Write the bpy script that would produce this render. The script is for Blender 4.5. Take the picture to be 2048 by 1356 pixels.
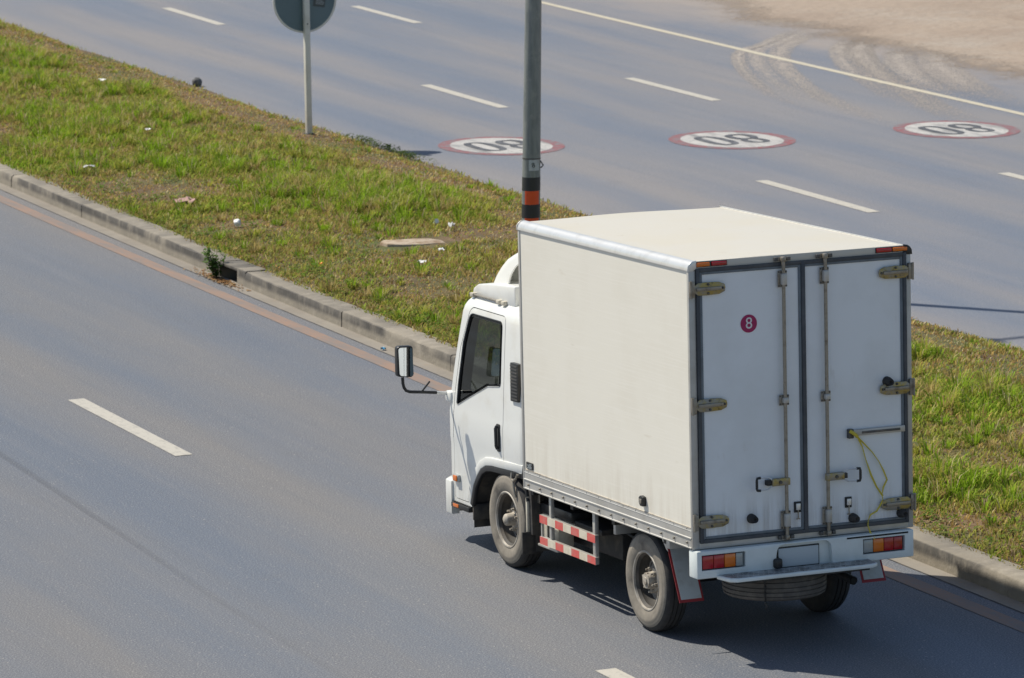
import bpy, bmesh, math, random
import numpy as np
from mathutils import Matrix, Vector
R = math.radians
random.seed(7)
rng = np.random.default_rng(11)
for o in list(bpy.data.objects):
    bpy.data.objects.remove(o, do_unlink=True)
S = bpy.context.scene
COL = S.collection

# ------------------------------------------------------------------ camera, sky, sun, exposure
FPX, YAW, PITCH, ROLL = 9502.762, .415, .171, -.015
CAMPOS = Vector((-14.786, -30.356, 8.222))
fw = Vector((math.sin(YAW)*math.cos(PITCH), math.cos(YAW)*math.cos(PITCH), -math.sin(PITCH)))
rt = Vector((math.cos(YAW), -math.sin(YAW), 0)); up = rt.cross(fw)
r2 = rt*math.cos(ROLL) + up*math.sin(ROLL); u2 = up*math.cos(ROLL) - rt*math.sin(ROLL)
cam = bpy.data.cameras.new('camera'); camo = bpy.data.objects.new('camera', cam); COL.objects.link(camo)
mw = Matrix((r2, u2, -fw)).transposed().to_4x4(); mw.translation = CAMPOS
camo.matrix_world = mw
cam.sensor_width = 36; cam.sensor_fit = 'HORIZONTAL'; cam.lens = 36*FPX/2048
cam.clip_start = .5; cam.clip_end = 3000
cam.dof.use_dof = True; cam.dof.focus_distance = 36.5; cam.dof.aperture_fstop = 6.3
S.camera = camo

SUN = Vector((-.443, .600, 1)).normalized()         # towards the sun
el = math.asin(SUN.z)
w = bpy.data.worlds.new('World'); S.world = w; w.use_nodes = True
nt = w.node_tree; sky = nt.nodes.new('ShaderNodeTexSky'); sky.sky_type = 'NISHITA'
sky.sun_disc = False; sky.sun_elevation = el; sky.sun_rotation = math.atan2(SUN.x, SUN.y)
sky.air_density = 1.0; sky.dust_density = .8; sky.ozone_density = 1.0
nt.links.new(sky.outputs[0], nt.nodes['Background'].inputs[0]); nt.nodes['Background'].inputs[1].default_value = .098
sl = bpy.data.lights.new('sun', 'SUN'); sl.energy = 4.9; sl.angle = R(.55); sl.color = (1, .93, .80)
so = bpy.data.objects.new('sun', sl); COL.objects.link(so)
so.rotation_euler = SUN.to_track_quat('Z', 'Y').to_euler(); so.location = (-20, 30, 40)
S.view_settings.view_transform = 'Standard'; S.view_settings.look = 'None'
S.view_settings.exposure = 0.0; S.view_settings.gamma = 1; S.view_settings.use_curve_mapping = False

# ------------------------------------------------------------------ materials
def srgb(r, g, b):
    f = lambda c: (c/255/12.92 if c/255 <= .04045 else ((c/255+.055)/1.055)**2.4)
    return (f(r), f(g), f(b), 1)
MATS = {}
def mat(name, col, rough=.5, metal=0., var=None, bump=None, coat=0., spec=.5, trans=0., emit=None):
    """var = (colour2, scale, lo, hi[, stretch xyz]);  bump = (scale, strength, distance)"""
    m = bpy.data.materials.new(name); m.use_nodes = True; MATS[name] = m
    t = m.node_tree; b = t.nodes['Principled BSDF']
    c = tuple(col) if len(col) == 4 else (*col, 1)
    b.inputs['Base Color'].default_value = c; b.inputs['Roughness'].default_value = rough
    b.inputs['Metallic'].default_value = metal; b.inputs['Coat Weight'].default_value = coat
    b.inputs['Specular IOR Level'].default_value = spec
    b.inputs['Transmission Weight'].default_value = trans
    tc = t.nodes.new('ShaderNodeTexCoord')
    src = tc.outputs['Object']
    if name.startswith(('paint_', 'line_')): src = t.nodes.new('ShaderNodeNewGeometry').outputs['Position']
    if var:
        layers = var if isinstance(var, list) else [var]
        prev = None
        for L in layers:
            c2, sc, lo, hi = L[:4]
            mp = t.nodes.new('ShaderNodeMapping'); mp.inputs['Scale'].default_value = L[4] if len(L) > 4 else (1, 1, 1)
            n = t.nodes.new('ShaderNodeTexNoise'); n.inputs['Scale'].default_value = sc; n.inputs['Detail'].default_value = 5
            n.inputs['Roughness'].default_value = .62
            rp = t.nodes.new('ShaderNodeMapRange'); rp.inputs[1].default_value = lo; rp.inputs[2].default_value = hi
            mx = t.nodes.new('ShaderNodeMix'); mx.data_type = 'RGBA'
            t.links.new(src, mp.inputs[0]); t.links.new(mp.outputs[0], n.inputs[0])
            t.links.new(n.outputs[0], rp.inputs[0]); t.links.new(rp.outputs[0], mx.inputs[0])
            if prev: t.links.new(prev, mx.inputs[6])
            else: mx.inputs[6].default_value = c
            mx.inputs[7].default_value = tuple(c2) if len(c2) == 4 else (*c2, 1)
            prev = mx.outputs[2]
        t.links.new(prev, b.inputs['Base Color'])
    if bump:
        n = t.nodes.new('ShaderNodeTexNoise'); n.inputs['Scale'].default_value = bump[0]; n.inputs['Detail'].default_value = 4
        bp = t.nodes.new('ShaderNodeBump'); bp.inputs['Strength'].default_value = bump[1]; bp.inputs['Distance'].default_value = bump[2]
        if len(bump) > 3:
            mp = t.nodes.new('ShaderNodeMapping'); mp.inputs['Scale'].default_value = bump[3]
            t.links.new(tc.outputs['Object'], mp.inputs[0]); t.links.new(mp.outputs[0], n.inputs[0])
        else: t.links.new(tc.outputs['Object'], n.inputs[0])
        t.links.new(n.outputs[0], bp.inputs['Height']); t.links.new(bp.outputs[0], b.inputs['Normal'])
    return m

mat('cab_paint', (.80, .81, .78), .28, coat=.35, var=((.66, .64, .57), 3.0, .52, .9))
mat('box_side', (.82, .79, .70), .42, var=[((.78, .745, .65), 1.6, .45, .75), ((.86, .83, .75), 5, .5, .8, (1, .25, 14)), ((.50, .42, .30), 2.4, .66, .92, (1, .5, 2.5))], bump=(60, .06, .004, (1, .5, 1.5)))
def grime(name, col, z0, z1, amount, sc):
    m = MATS[name]; t = m.node_tree; b = t.nodes['Principled BSDF']; prev = b.inputs['Base Color'].links[0].from_socket
    ob = N(t, 'ShaderNodeTexCoord').outputs['Object']; sz = N(t, 'ShaderNodeSeparateXYZ'); t.links.new(ob, sz.inputs[0])
    st = noise(t, ob, 1.0, 6, .68, sc); n2 = noise(t, ob, 3.0, 5, .65)
    hgt = mathn(t, 'ADD', sz.outputs[2], mathn(t, 'MULTIPLY_ADD', n2, .5, -.25))
    f = mathn(t, 'MULTIPLY', ramp(t, st, .38, .68), ramp(t, hgt, z1, z0)); t.links.new(mixc(t, mathn(t, 'MULTIPLY', f, amount), prev, col), b.inputs['Base Color'])
mat('box_roof', (.60, .575, .51), .5, var=[((.60, .56, .46), 1.3, .42, .75), ((.46, .40, .31), 7, .66, .85)], bump=(8, .12, .01))
mat('door_panel', (.83, .86, .88), .38, var=[((.72, .74, .74), 1.4, .45, .8), ((.50, .47, .42), 5, .64, .9, (1, 1, .35))], bump=(70, .05, .003))
mat('aluminium', (.52, .51, .48), .42, .35, var=((.36, .34, .30), 4, .45, .85))
mat('aluminium_bright', (.74, .74, .72), .33, .45, var=((.55, .54, .50), 6, .5, .85))
mat('gasket', (.055, .062, .072), .55, var=((.11, .115, .12), 6, .45, .8))
mat('gasket_lip', (.16, .19, .215), .5, var=((.09, .1, .11), 8, .45, .8))
mat('zinc', (.40, .31, .10), .42, .55, var=[((.30, .29, .26), 18, .4, .62), ((.13, .10, .06), 30, .55, .75)])
mat('steel', (.33, .30, .25), .45, .6, var=((.16, .13, .1), 20, .5, .75))
mat('steel_dark', (.10, .10, .10), .5, .5, var=((.2, .18, .15), 12, .5, .8))
mat('black_plastic', (.018, .019, .021), .42, var=((.06, .058, .052), 9, .5, .85))
mat('chassis', (.022, .022, .022), .6, var=((.10, .085, .065), 7, .48, .8))
mat('undercab', (.045, .043, .042), .7, var=((.16, .135, .105), 6, .46, .75))
mat('cream_plastic', (.60, .56, .46), .5, var=((.42, .37, .28), 9, .45, .75))
mat('rubber', (.022, .022, .023), .75, var=((.075, .066, .055), 10, .4, .75))
mat('tyre_wall', (.235, .21, .175), .85, var=[((.32, .285, .235), 6, .42, .65), ((.10, .09, .078), 3.2, .5, .72)])
mat('tyre_tread', (.030, .030, .031), .8, var=((.06, .055, .05), 14, .45, .8))
mat('spare_tread', (.10, .09, .08), .85, var=((.19, .165, .14), 14, .45, .8))
mat('rim', (.24, .225, .205), .6, .2, var=((.25, .215, .17), 8, .42, .7))
mat('rim_edge', (.44, .41, .36), .6, .2, var=((.20, .17, .135), 9, .45, .7))
mat('rim_dark', (.05, .046, .042), .7, var=((.13, .11, .088), 7, .45, .72))
mat('hub', (.46, .415, .35), .7, .15, var=((.16, .13, .10), 14, .5, .72))
mat('lens_red', (.42, .008, .014), .18, coat=.5, var=((.28, .01, .014), 12, .5, .8))
mat('lens_amber', (.72, .17, .008), .18, coat=.5)
mat('lens_clear', (.36, .38, .37), .15, coat=.6)
mat('tape_red', (.66, .10, .085), .4, var=((.56, .20, .17), 14, .45, .7))
mat('tape_white', (.70, .64, .52), .45, var=((.58, .50, .38), 12, .45, .75))
mat('flap_white', (.50, .53, .53), .55, var=((.36, .36, .34), 9, .5, .8))
mat('flap_red', (.30, .025, .03), .5)
mat('plate', (.50, .56, .60), .4)
mat('bumper_paint', (.75, .81, .81), .35, coat=.2, var=[((.60, .64, .62), 3, .45, .8), ((.20, .18, .16), 16, .68, .74)])
mat('checker', (.42, .44, .45), .45, .4, var=((.14, .14, .14), 14, .42, .62))
mat('sticker_magenta', (.36, .008, .10), .35)
mat('sticker_white', (.72, .72, .72), .4)
mat('rope', (.62, .50, .05), .55)
mat('seat', (.05, .052, .056), .8)
mat('dash', (.035, .036, .038), .7)
mat('mirror_glass', (.86, .88, .88), .02, 1.0)
mat('concrete_kerb', (.31, .275, .22), .9, var=[((.235, .21, .172), 2.2, .40, .68), ((.38, .34, .28), 5, .54, .8)], bump=(24, .5, .012))
def kerbmat():
    m = MATS['concrete_kerb']; t = m.node_tree; b = t.nodes['Principled BSDF']; prev = b.inputs['Base Color'].links[0].from_socket
    g = N(t, 'ShaderNodeNewGeometry'); ob = N(t, 'ShaderNodeTexCoord').outputs['Object']
    big = noise(t, g.outputs['Position'], 1.0, 4, .6, (.1, .42, .1)); run = noise(t, g.outputs['Position'], 1.0, 5, .65, (2, 4.5, 1.5))
    sz = N(t, 'ShaderNodeSeparateXYZ'); t.links.new(ob, sz.inputs[0])
    band = mathn(t, 'MULTIPLY', ramp(t, sz.outputs[2], .055, .115), ramp(t, sz.outputs[2], .182, .168, .12, 1))     # tyre and soot marks at bumper-roll height
    f = mathn(t, 'MULTIPLY', band, mathn(t, 'MULTIPLY', ramp(t, big, .40, .52), ramp(t, run, .22, .55, .15, 1)))
    t.links.new(mixc(t, mathn(t, 'MULTIPLY', f, .85), prev, (.055, .053, .052)), b.inputs['Base Color'])
mat('concrete_gutter', (.27, .245, .21), .9, var=[((.22, .195, .165), 1.4, .40, .68), ((.20, .175, .14), 3, .58, .78, (2.5, .35, 1)), ((.30, .22, .14), 6, .62, .8)], bump=(30, .35, .008))
mat('soil', (.17, .11, .058), .95, var=[((.10, .066, .034), 2, .4, .65), ((.08, .095, .022), .7, .45, .65)], bump=(9, .8, .04))
mat('sand', (.33, .275, .225), .95, var=[((.33, .255, .20), .16, .42, .62), ((.40, .345, .29), .5, .48, .72), ((.26, .185, .13), .9, .62, .78, (1, .5, 1)), ((.33, .25, .18), 6, .52, .75)], bump=(4, .7, .05))
mat('sand_edge', (.35, .28, .22), .95, var=[((.30, .235, .185), .16, .42, .62), ((.37, .32, .27), .5, .48, .72), ((.25, .18, .13), .9, .60, .76, (1, .5, 1)), ((.30, .235, .18), 6, .52, .75)], bump=(5, .8, .05))
mat('line_white', (.48, .455, .40), .75, var=[((.36, .345, .31), 7, .50, .72, (3, 1, 1)), ((.22, .215, .21), 26, .60, .72)])
mat('line_yellow', (.52, .475, .37), .75, var=[((.44, .40, .32), 5, .48, .7, (3, 1, 1)), ((.24, .23, .21), 26, .60, .72)])
mat('line_orange', (.285, .19, .14), .8, var=[((.21, .175, .155), 3, .40, .62, (2, .4, 1)), ((.20, .19, .18), 20, .54, .68)])
mat('paint_red', (.25, .080, .088), .7, var=[((.21, .13, .14), 3, .42, .68), ((.185, .175, .185), 9, .46, .62)])
mat('paint_disc', (.50, .485, .46), .7, var=[((.40, .395, .385), 3, .42, .7), ((.26, .255, .25), 16, .54, .68), ((.22, .22, .22), 1.6, .50, .68, (3.0, .5, 1))])
mat('paint_black', (.060, .064, .076), .7, var=((.17, .175, .185), 7, .45, .7))
mat('galvanised', (.25, .27, .26), .5, .25, var=[((.17, .19, .19), 3, .42, .7, (6, 6, 1)), ((.33, .34, .31), 9, .55, .8)])
mat('sleeve_black', (.025, .027, .03), .45)
mat('sleeve_orange', (.78, .085, .012), .38)
mat('post_white', (.72, .70, .63), .45, var=((.55, .52, .45), 4, .5, .8))
mat('sign_back', (.13, .19, .215), .5, .2, var=((.10, .15, .18), 2, .45, .7))
mat('decal_dark', (.07, .085, .09), .5)
mat('decal_pale', (.30, .34, .36), .5)
mat('stone', (.10, .105, .11), .9, var=((.17, .165, .15), 8, .45, .7), bump=(12, .6, .02))
mat('litter_white', (.78, .78, .76), .45, var=((.6, .58, .52), 20, .5, .8))
mat('litter_pink', (.45, .27, .25), .8, var=((.25, .17, .13), 14, .45, .7))
mat('litter_yellow', (.70, .55, .12), .7)
mat('litter_orange', (.80, .28, .03), .6)
mat('litter_blue', (.05, .32, .55), .5)
mat('slab', (.45, .37, .28), .9, var=((.28, .19, .12), 6, .45, .65), bump=(20, .4, .01))
mat('bark', (.12, .10, .06), .9)
mat('hole_shade', (.012, .012, .012), .9)  # near-black that puts the shade inside openings into the colour

def glassmat(name, tint, mixf):
    m = bpy.data.materials.new(name); m.use_nodes = True; MATS[name] = m; t = m.node_tree
    t.nodes.remove(t.nodes['Principled BSDF']); out = t.nodes['Material Output']
    g = t.nodes.new('ShaderNodeBsdfGlossy'); g.inputs['Roughness'].default_value = .02; g.inputs['Color'].default_value = (.9, .95, .95, 1)
    tr = t.nodes.new('ShaderNodeBsdfTransparent'); tr.inputs['Color'].default_value = (*tint, 1)
    lw = t.nodes.new('ShaderNodeLayerWeight')
    f = t.nodes.new('ShaderNodeMath'); f.operation = 'POWER'; f.inputs[1].default_value = 5; t.links.new(lw.outputs['Facing'], f.inputs[0])
    f2 = t.nodes.new('ShaderNodeMath'); f2.operation = 'MULTIPLY_ADD'; f2.inputs[1].default_value = .95; f2.inputs[2].default_value = mixf; t.links.new(f.outputs[0], f2.inputs[0])
    mx = t.nodes.new('ShaderNodeMixShader')
    t.links.new(f2.outputs[0], mx.inputs[0]); t.links.new(tr.outputs[0], mx.inputs[1]); t.links.new(g.outputs[0], mx.inputs[2])
    t.links.new(mx.outputs[0], out.inputs['Surface'])
glassmat('tinted_glass', (.16, .185, .19), .045)
glassmat('clear_glass', (.72, .78, .77), .045)

def N(t, typ, **kw):
    n = t.nodes.new(typ)
    for k, v in kw.items():
        if k.startswith('i'): n.inputs[int(k[1:])].default_value = v
        else: setattr(n, k, v)
    return n
def mathn(t, op, a, b=None, c=None, clamp=False):
    n = t.nodes.new('ShaderNodeMath'); n.operation = op; n.use_clamp = clamp
    for i, v in enumerate((a, b, c)):
        if v is None: continue
        if isinstance(v, (int, float)): n.inputs[i].default_value = v
        else: t.links.new(v, n.inputs[i])
    return n.outputs[0]
def noise(t, vec, scale, detail=4, rough=.55, sc=None):
    if sc:
        mp = N(t, 'ShaderNodeMapping'); mp.inputs['Scale'].default_value = sc; t.links.new(vec, mp.inputs[0]); vec = mp.outputs[0]
    n = N(t, 'ShaderNodeTexNoise'); n.inputs['Scale'].default_value = scale; n.inputs['Detail'].default_value = detail; n.inputs['Roughness'].default_value = rough
    t.links.new(vec, n.inputs[0]); return n.outputs[0]
def ramp(t, v, lo, hi, a=0., b=1.):
    n = N(t, 'ShaderNodeMapRange'); n.interpolation_type = 'SMOOTHSTEP'
    n.inputs[1].default_value = lo; n.inputs[2].default_value = hi; n.inputs[3].default_value = a; n.inputs[4].default_value = b
    t.links.new(v, n.inputs[0]); return n.outputs[0]
def mixc(t, f, a, b):
    n = N(t, 'ShaderNodeMix', data_type='RGBA')
    if isinstance(f, (int, float)): n.inputs[0].default_value = f
    else: t.links.new(f, n.inputs[0])
    for i, v in ((6, a), (7, b)):
        if isinstance(v, tuple): n.inputs[i].default_value = v if len(v) == 4 else (*v, 1)
        else: t.links.new(v, n.inputs[i])
    return n.outputs[2]

kerbmat()
grime('box_side', (.46, .38, .28), .95, 1.35, .26, (8, 9, .9)); grime('door_panel', (.30, .26, .21), .86, 1.25, .5, (14, 14, 1.0)); grime('cab_paint', (.42, .38, .31), .5, .95, .35, (7, 7, 1.5))
def asphalt(name, lane0, lanew, blue, tan, dust_from=None, dust_to=None, phase=0.):
    """asphalt whose UV is (lateral metres, metres along the road): polished wheel tracks, dusty strips between, aggregate specks"""
    m = bpy.data.materials.new(name); m.use_nodes = True; MATS[name] = m; t = m.node_tree; b = t.nodes['Principled BSDF']
    uv = N(t, 'ShaderNodeUVMap').outputs[0]
    sx = N(t, 'ShaderNodeSeparateXYZ'); t.links.new(uv, sx.inputs[0])
    wob = noise(t, uv, 1.0, 3, .5, (.5, .06, 1))
    lat = mathn(t, 'ADD', sx.outputs[0], mathn(t, 'MULTIPLY_ADD', wob, 1.5, -.75))
    ph = mathn(t, 'MULTIPLY', mathn(t, 'SUBTRACT', lat, lane0), 2*math.pi/lanew*2)     # two wheel tracks a lane
    tr = mathn(t, 'MULTIPLY_ADD', mathn(t, 'COSINE', mathn(t, 'ADD', ph, math.pi+phase)), .5, .5)
    big = noise(t, uv, 1.0, 5, .6, (.45, .055, 1))
    f = mathn(t, 'MULTIPLY_ADD', tr, .40, mathn(t, 'MULTIPLY_ADD', big, 3.2, -1.30), clamp=True)
    col = mixc(t, f, tan, blue)  # blue carries the sky's reflection on the polished tracks as colour
    streak = noise(t, uv, 1.0, 6, .65, (5.5, .16, 1))
    col = mixc(t, ramp(t, streak, .50, .78, 0, .22), col, tuple(c*1.28 for c in tan))
    col = mixc(t, ramp(t, streak, .50, .26, 0, .20), col, tuple(c*.74 for c in blue))
    obj = N(t, 'ShaderNodeTexCoord').outputs['Object']
    patch = noise(t, obj, .9, 5, .65)
    col = mixc(t, ramp(t, patch, .58, .8, 0, .35), col, tuple(c*.72 for c in tan))
    grain = noise(t, obj, 75, 3, .7)
    col = mixc(t, ramp(t, grain, .52, .66, 0, .62), col, (.40, .38, .36))
    col = mixc(t, ramp(t, grain, .48, .34, 0, .65), col, (.045, .048, .055))
    sp = N(t, 'ShaderNodeTexVoronoi'); sp.inputs['Scale'].default_value = 14; t.links.new(obj, sp.inputs[0])
    col = mixc(t, mathn(t, 'MULTIPLY', ramp(t, sp.outputs['Distance'], .14, .07, 0, .7), ramp(t, patch, .35, .65, .1, 1)), col, (.46, .43, .39))
    if dust_from is not None:
        dn = noise(t, uv, 1.0, 6, .65, (1.1, .35, 1))
        dd = mathn(t, 'ADD', sx.outputs[0], mathn(t, 'MULTIPLY_ADD', dn, 3.0, -1.5))
        col = mixc(t, ramp(t, dd, dust_from, dust_to, 0, .75), col, (.35, .295, .25))
    t.links.new(col, b.inputs['Base Color'])
    b.inputs['Roughness'].default_value = .72; b.inputs['Specular IOR Level'].default_value = .35
    t.links.new(ramp(t, f, 0, 1, .84, .62), b.inputs['Roughness'])
    bp = N(t, 'ShaderNodeBump'); bp.inputs['Strength'].default_value = .45; bp.inputs['Distance'].default_value = .006
    t.links.new(grain, bp.inputs['Height']); t.links.new(bp.outputs[0], b.inputs['Normal'])
asphalt('asphalt_near', -.70, 3.3, (.116, .140, .182), (.176, .174, .177))
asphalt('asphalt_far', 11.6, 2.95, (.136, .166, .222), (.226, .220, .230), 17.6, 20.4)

def grains(t, a, b):
    """cover fraction a as separate grains: each little cell is dust or bare road"""
    v = N(t, 'ShaderNodeTexVoronoi'); v.inputs['Scale'].default_value = 65; t.links.new(N(t, 'ShaderNodeNewGeometry').outputs['Position'], v.inputs[0])
    sc_ = N(t, 'ShaderNodeSeparateColor'); t.links.new(v.outputs['Color'], sc_.inputs[0])
    t.links.new(mathn(t, 'LESS_THAN', sc_.outputs[0], a), b.inputs['Alpha'])
def dustmat(name, col, dens, lines):
    """dust lying on the road: thin and patchy, so the asphalt shows through it"""
    m = bpy.data.materials.new(name); m.use_nodes = True; MATS[name] = m; t = m.node_tree; b = t.nodes['Principled BSDF']
    b.inputs['Base Color'].default_value = (*col, 1); b.inputs['Roughness'].default_value = .95
    uv = N(t, 'ShaderNodeUVMap').outputs[0]; sx = N(t, 'ShaderNodeSeparateXYZ'); t.links.new(uv, sx.inputs[0])
    edge = mathn(t, 'MULTIPLY', ramp(t, sx.outputs[0], 0, .28), ramp(t, sx.outputs[0], 1, .72))
    st = mathn(t, 'MULTIPLY_ADD', mathn(t, 'SINE', mathn(t, 'MULTIPLY', sx.outputs[0], 2*math.pi*lines)), .14, .86)
    fade = mathn(t, 'MULTIPLY', ramp(t, sx.outputs[1], 0, .12, .25, 1), ramp(t, sx.outputs[1], 1, .35))
    n = noise(t, N(t, 'ShaderNodeTexCoord').outputs['Object'], 5, 5, .7)
    a = mathn(t, 'MULTIPLY', mathn(t, 'MULTIPLY', edge, st), mathn(t, 'MULTIPLY', fade, ramp(t, n, .15, .6, .35, 1)))
    a = mathn(t, 'MULTIPLY', a, dens)
    if lines > 1: grains(t, a, b)
    else: t.links.new(a, b.inputs['Alpha'])
dustmat('dust', (.41, .365, .325), .78, 2.5)
dustmat('skid', (.07, .07, .075), .15, 1)

def leafmat(name, attr=True, base=(.1, .16, .03)):
    m = bpy.data.materials.new(name); m.use_nodes = True; MATS[name] = m; t = m.node_tree
    out = t.nodes['Material Output']; b = t.nodes['Principled BSDF']
    if attr:
        a = N(t, 'ShaderNodeAttribute'); a.attribute_name = 'tint'; c = a.outputs['Color']
    else:
        nn = noise(t, N(t, 'ShaderNodeTexCoord').outputs['Object'], 9, 3)
        c = mixc(t, ramp(t, nn, .35, .65), base, tuple(x*1.8 for x in base))
    t.links.new(c, b.inputs['Base Color']); b.inputs['Roughness'].default_value = .8; b.inputs['Specular IOR Level'].default_value = .12
    tl = N(t, 'ShaderNodeBsdfTranslucent'); t.links.new(c, tl.inputs[0])
    mx = N(t, 'ShaderNodeMixShader'); mx.inputs[0].default_value = .35
    t.links.new(b.outputs[0], mx.inputs[1]); t.links.new(tl.outputs[0], mx.inputs[2]); t.links.new(mx.outputs[0], out.inputs['Surface'])
leafmat('grass_blades'); leafmat('weed_leaf', False, (.075, .13, .03))

# ------------------------------------------------------------------ mesh helpers
def link(name, me, m=None, parent=None, basis=None, kind=None, label=None, cat=None, group=None):
    o = bpy.data.objects.new(name, me); COL.objects.link(o)
    if m and me and not me.materials: me.materials.append(MATS[m])
    if parent:
        o.parent = parent
        if parent.get('base'): o.matrix_parent_inverse = Matrix.Translation(-Vector(parent['base']))
    if basis is not None: o.matrix_basis = basis
    if kind: o['kind'] = kind
    if label: o['label'] = label
    if cat: o['category'] = cat
    if group: o['group'] = group
    return o
class MB:
    def __init__(s): s.v = []; s.f = []; s.uv = {}
    def add(s, vs, fs):
        n = len(s.v); s.v += [tuple(p) for p in vs]; s.f += [tuple(i+n for i in f) for f in fs]; return s
    def box(s, x0, x1, y0, y1, z0, z1):
        return s.add([(x0,y0,z0),(x1,y0,z0),(x1,y1,z0),(x0,y1,z0),(x0,y0,z1),(x1,y0,z1),(x1,y1,z1),(x0,y1,z1)],
              [(0,3,2,1),(4,5,6,7),(0,1,5,4),(1,2,6,5),(2,3,7,6),(3,0,4,7)])
    def prism(s, pts, ax, a, b):
        """outline pts (2-D) extruded along axis ax from a to b; the outline runs in the two other axes in order"""
        def P(p, c):
            q = [p[0], p[1]]; q.insert(ax, c); return q
        n = len(pts); ar = sum(pts[i][0]*pts[(i+1) % n][1]-pts[(i+1) % n][0]*pts[i][1] for i in range(n))
        if (ar > 0) != (ax != 1): pts = pts[::-1]
        vs = [P(p, a) for p in pts]+[P(p, b) for p in pts]
        fl = a > b
        fs = [tuple(range(n-1, -1, -1)), tuple(range(n, 2*n))]+[(i, (i+1) % n, (i+1) % n+n, i+n) for i in range(n)]
        if fl: fs = [f[::-1] for f in fs]
        return s.add(vs, fs)
    def tube(s, path, r, n=8, caps=True, rs=None):
        P = [Vector(p) for p in path]; rings = []; up0 = None
        for i, p in enumerate(P):
            d = (P[min(i+1, len(P)-1)]-P[max(i-1, 0)]).normalized()
            if up0 is None: up0 = Vector((0, 0, 1)) if abs(d.z) < .9 else Vector((1, 0, 0))
            a = d.cross(up0).normalized(); b = a.cross(d).normalized(); up0 = b
            rr = rs[i] if rs else r
            rings.append([p+a*rr*math.cos(2*math.pi*k/n)+b*rr*math.sin(2*math.pi*k/n) for k in range(n)])
        vs = [q for g in rings for q in g]; fs = []
        for i in range(len(P)-1):
            for k in range(n): fs.append((i*n+k, i*n+(k+1) % n, (i+1)*n+(k+1) % n, (i+1)*n+k))
        if caps: fs += [tuple(range(n-1, -1, -1)), tuple(range((len(P)-1)*n, len(P)*n))]
        fs = [f[::-1] for f in fs]
        return s.add(vs, fs)
    def lathe(s, prof, ax='x', n=48, c=(0, 0, 0), closed=False):
        """profile of (axial, radius)"""
        vs = []; m = len(prof)
        for k in range(n):
            t = 2*math.pi*k/n
            for a, r in prof:
                p = {'x': (a, r*math.cos(t), r*math.sin(t)), 'y': (r*math.sin(t), a, r*math.cos(t)), 'z': (r*math.cos(t), r*math.sin(t), a)}[ax]
                vs.append((p[0]+c[0], p[1]+c[1], p[2]+c[2]))
        fs = []
        for k in range(n):
            for i in range(m if closed else m-1):
                j = (i+1) % m
                fs.append((k*m+i, ((k+1) % n)*m+i, ((k+1) % n)*m+j, k*m+j))
        return s.add(vs, fs)
    def mesh(s, name, smooth=None, bevel=0, seg=2, fix=True):
        me = bpy.data.meshes.new(name); me.from_pydata(s.v, [], s.f); me.update()
        bm = bmesh.new(); bm.from_mesh(me)
        if fix: bmesh.ops.recalc_face_normals(bm, faces=bm.faces)
        if bevel:
            es = [e for e in bm.edges if len(e.link_faces) == 2 and e.calc_face_angle(0) > .6]
            bmesh.ops.bevel(bm, geom=es, offset=bevel, segments=seg, affect='EDGES', clamp_overlap=True, profile=.5)
        bm.to_mesh(me); bm.free()
        if smooth or bevel: shade(me, smooth or 40)
        return me
    def obj(s, name, m, parent=None, basis=None, smooth=None, bevel=0, **kw):
        return link(name, s.mesh(name, smooth, bevel), m, parent, basis, **kw)
def line_inside(me, m, c):
    """give the faces that look into the cab their own lining material"""
    if not me.materials: me.materials.append(MATS['cab_paint'])
    me.materials.append(MATS[m]); k = len(me.materials)-1
    for p in me.polygons:
        d = p.center-Vector(c); p.material_index = k if (p.normal.dot(d) < 0 and p.center.z > .925 and abs(d.x) < .86) else 0
def shade(me, ang):
    me.polygons.foreach_set('use_smooth', [True]*len(me.polygons))
    me.set_sharp_from_angle(angle=R(ang))
def boolean(a, b, op):
    oa = bpy.data.objects.new('a', a); ob = bpy.data.objects.new('b', b)
    COL.objects.link(oa); COL.objects.link(ob)
    md = oa.modifiers.new('b', 'BOOLEAN'); md.operation = op; md.solver = 'EXACT'; md.object = ob
    dg = bpy.context.evaluated_depsgraph_get(); dg.update()
    me = bpy.data.meshes.new_from_object(oa.evaluated_get(dg))
    bpy.data.objects.remove(oa); bpy.data.objects.remove(ob)
    return me
def text_mesh(s, size):
    cu = bpy.data.curves.new('t', 'FONT'); cu.body = s; cu.size = size; cu.align_x = 'CENTER'; cu.align_y = 'CENTER'; cu.extrude = .0008
    o = bpy.data.objects.new('t', cu); COL.objects.link(o)
    dg = bpy.context.evaluated_depsgraph_get(); dg.update()
    me = bpy.data.meshes.new_from_object(o.evaluated_get(dg)); bpy.data.objects.remove(o); return me
def rounded(pts, r, n=5):
    """round the corners of a polygon (r one number or one per corner)"""
    out = []; L = len(pts)
    for i in range(L):
        p = Vector(pts[i]); a = Vector(pts[i-1])-p; b = Vector(pts[(i+1) % L])-p
        rr = r[i] if isinstance(r, (list, tuple)) else r
        if rr <= 0: out.append(tuple(p)); continue
        la, lb = a.length, b.length; a.normalize(); b.normalize()
        th = math.acos(max(-1, min(1, a.dot(b)))); d = min(rr/math.tan(th/2), la*.49, lb*.49)
        p0 = p+a*d; p1 = p+b*d
        for k in range(n+1):
            t = k/n; out.append(tuple(p0*(1-t)**2+p*2*t*(1-t)+p1*t*t))
    return out
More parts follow.
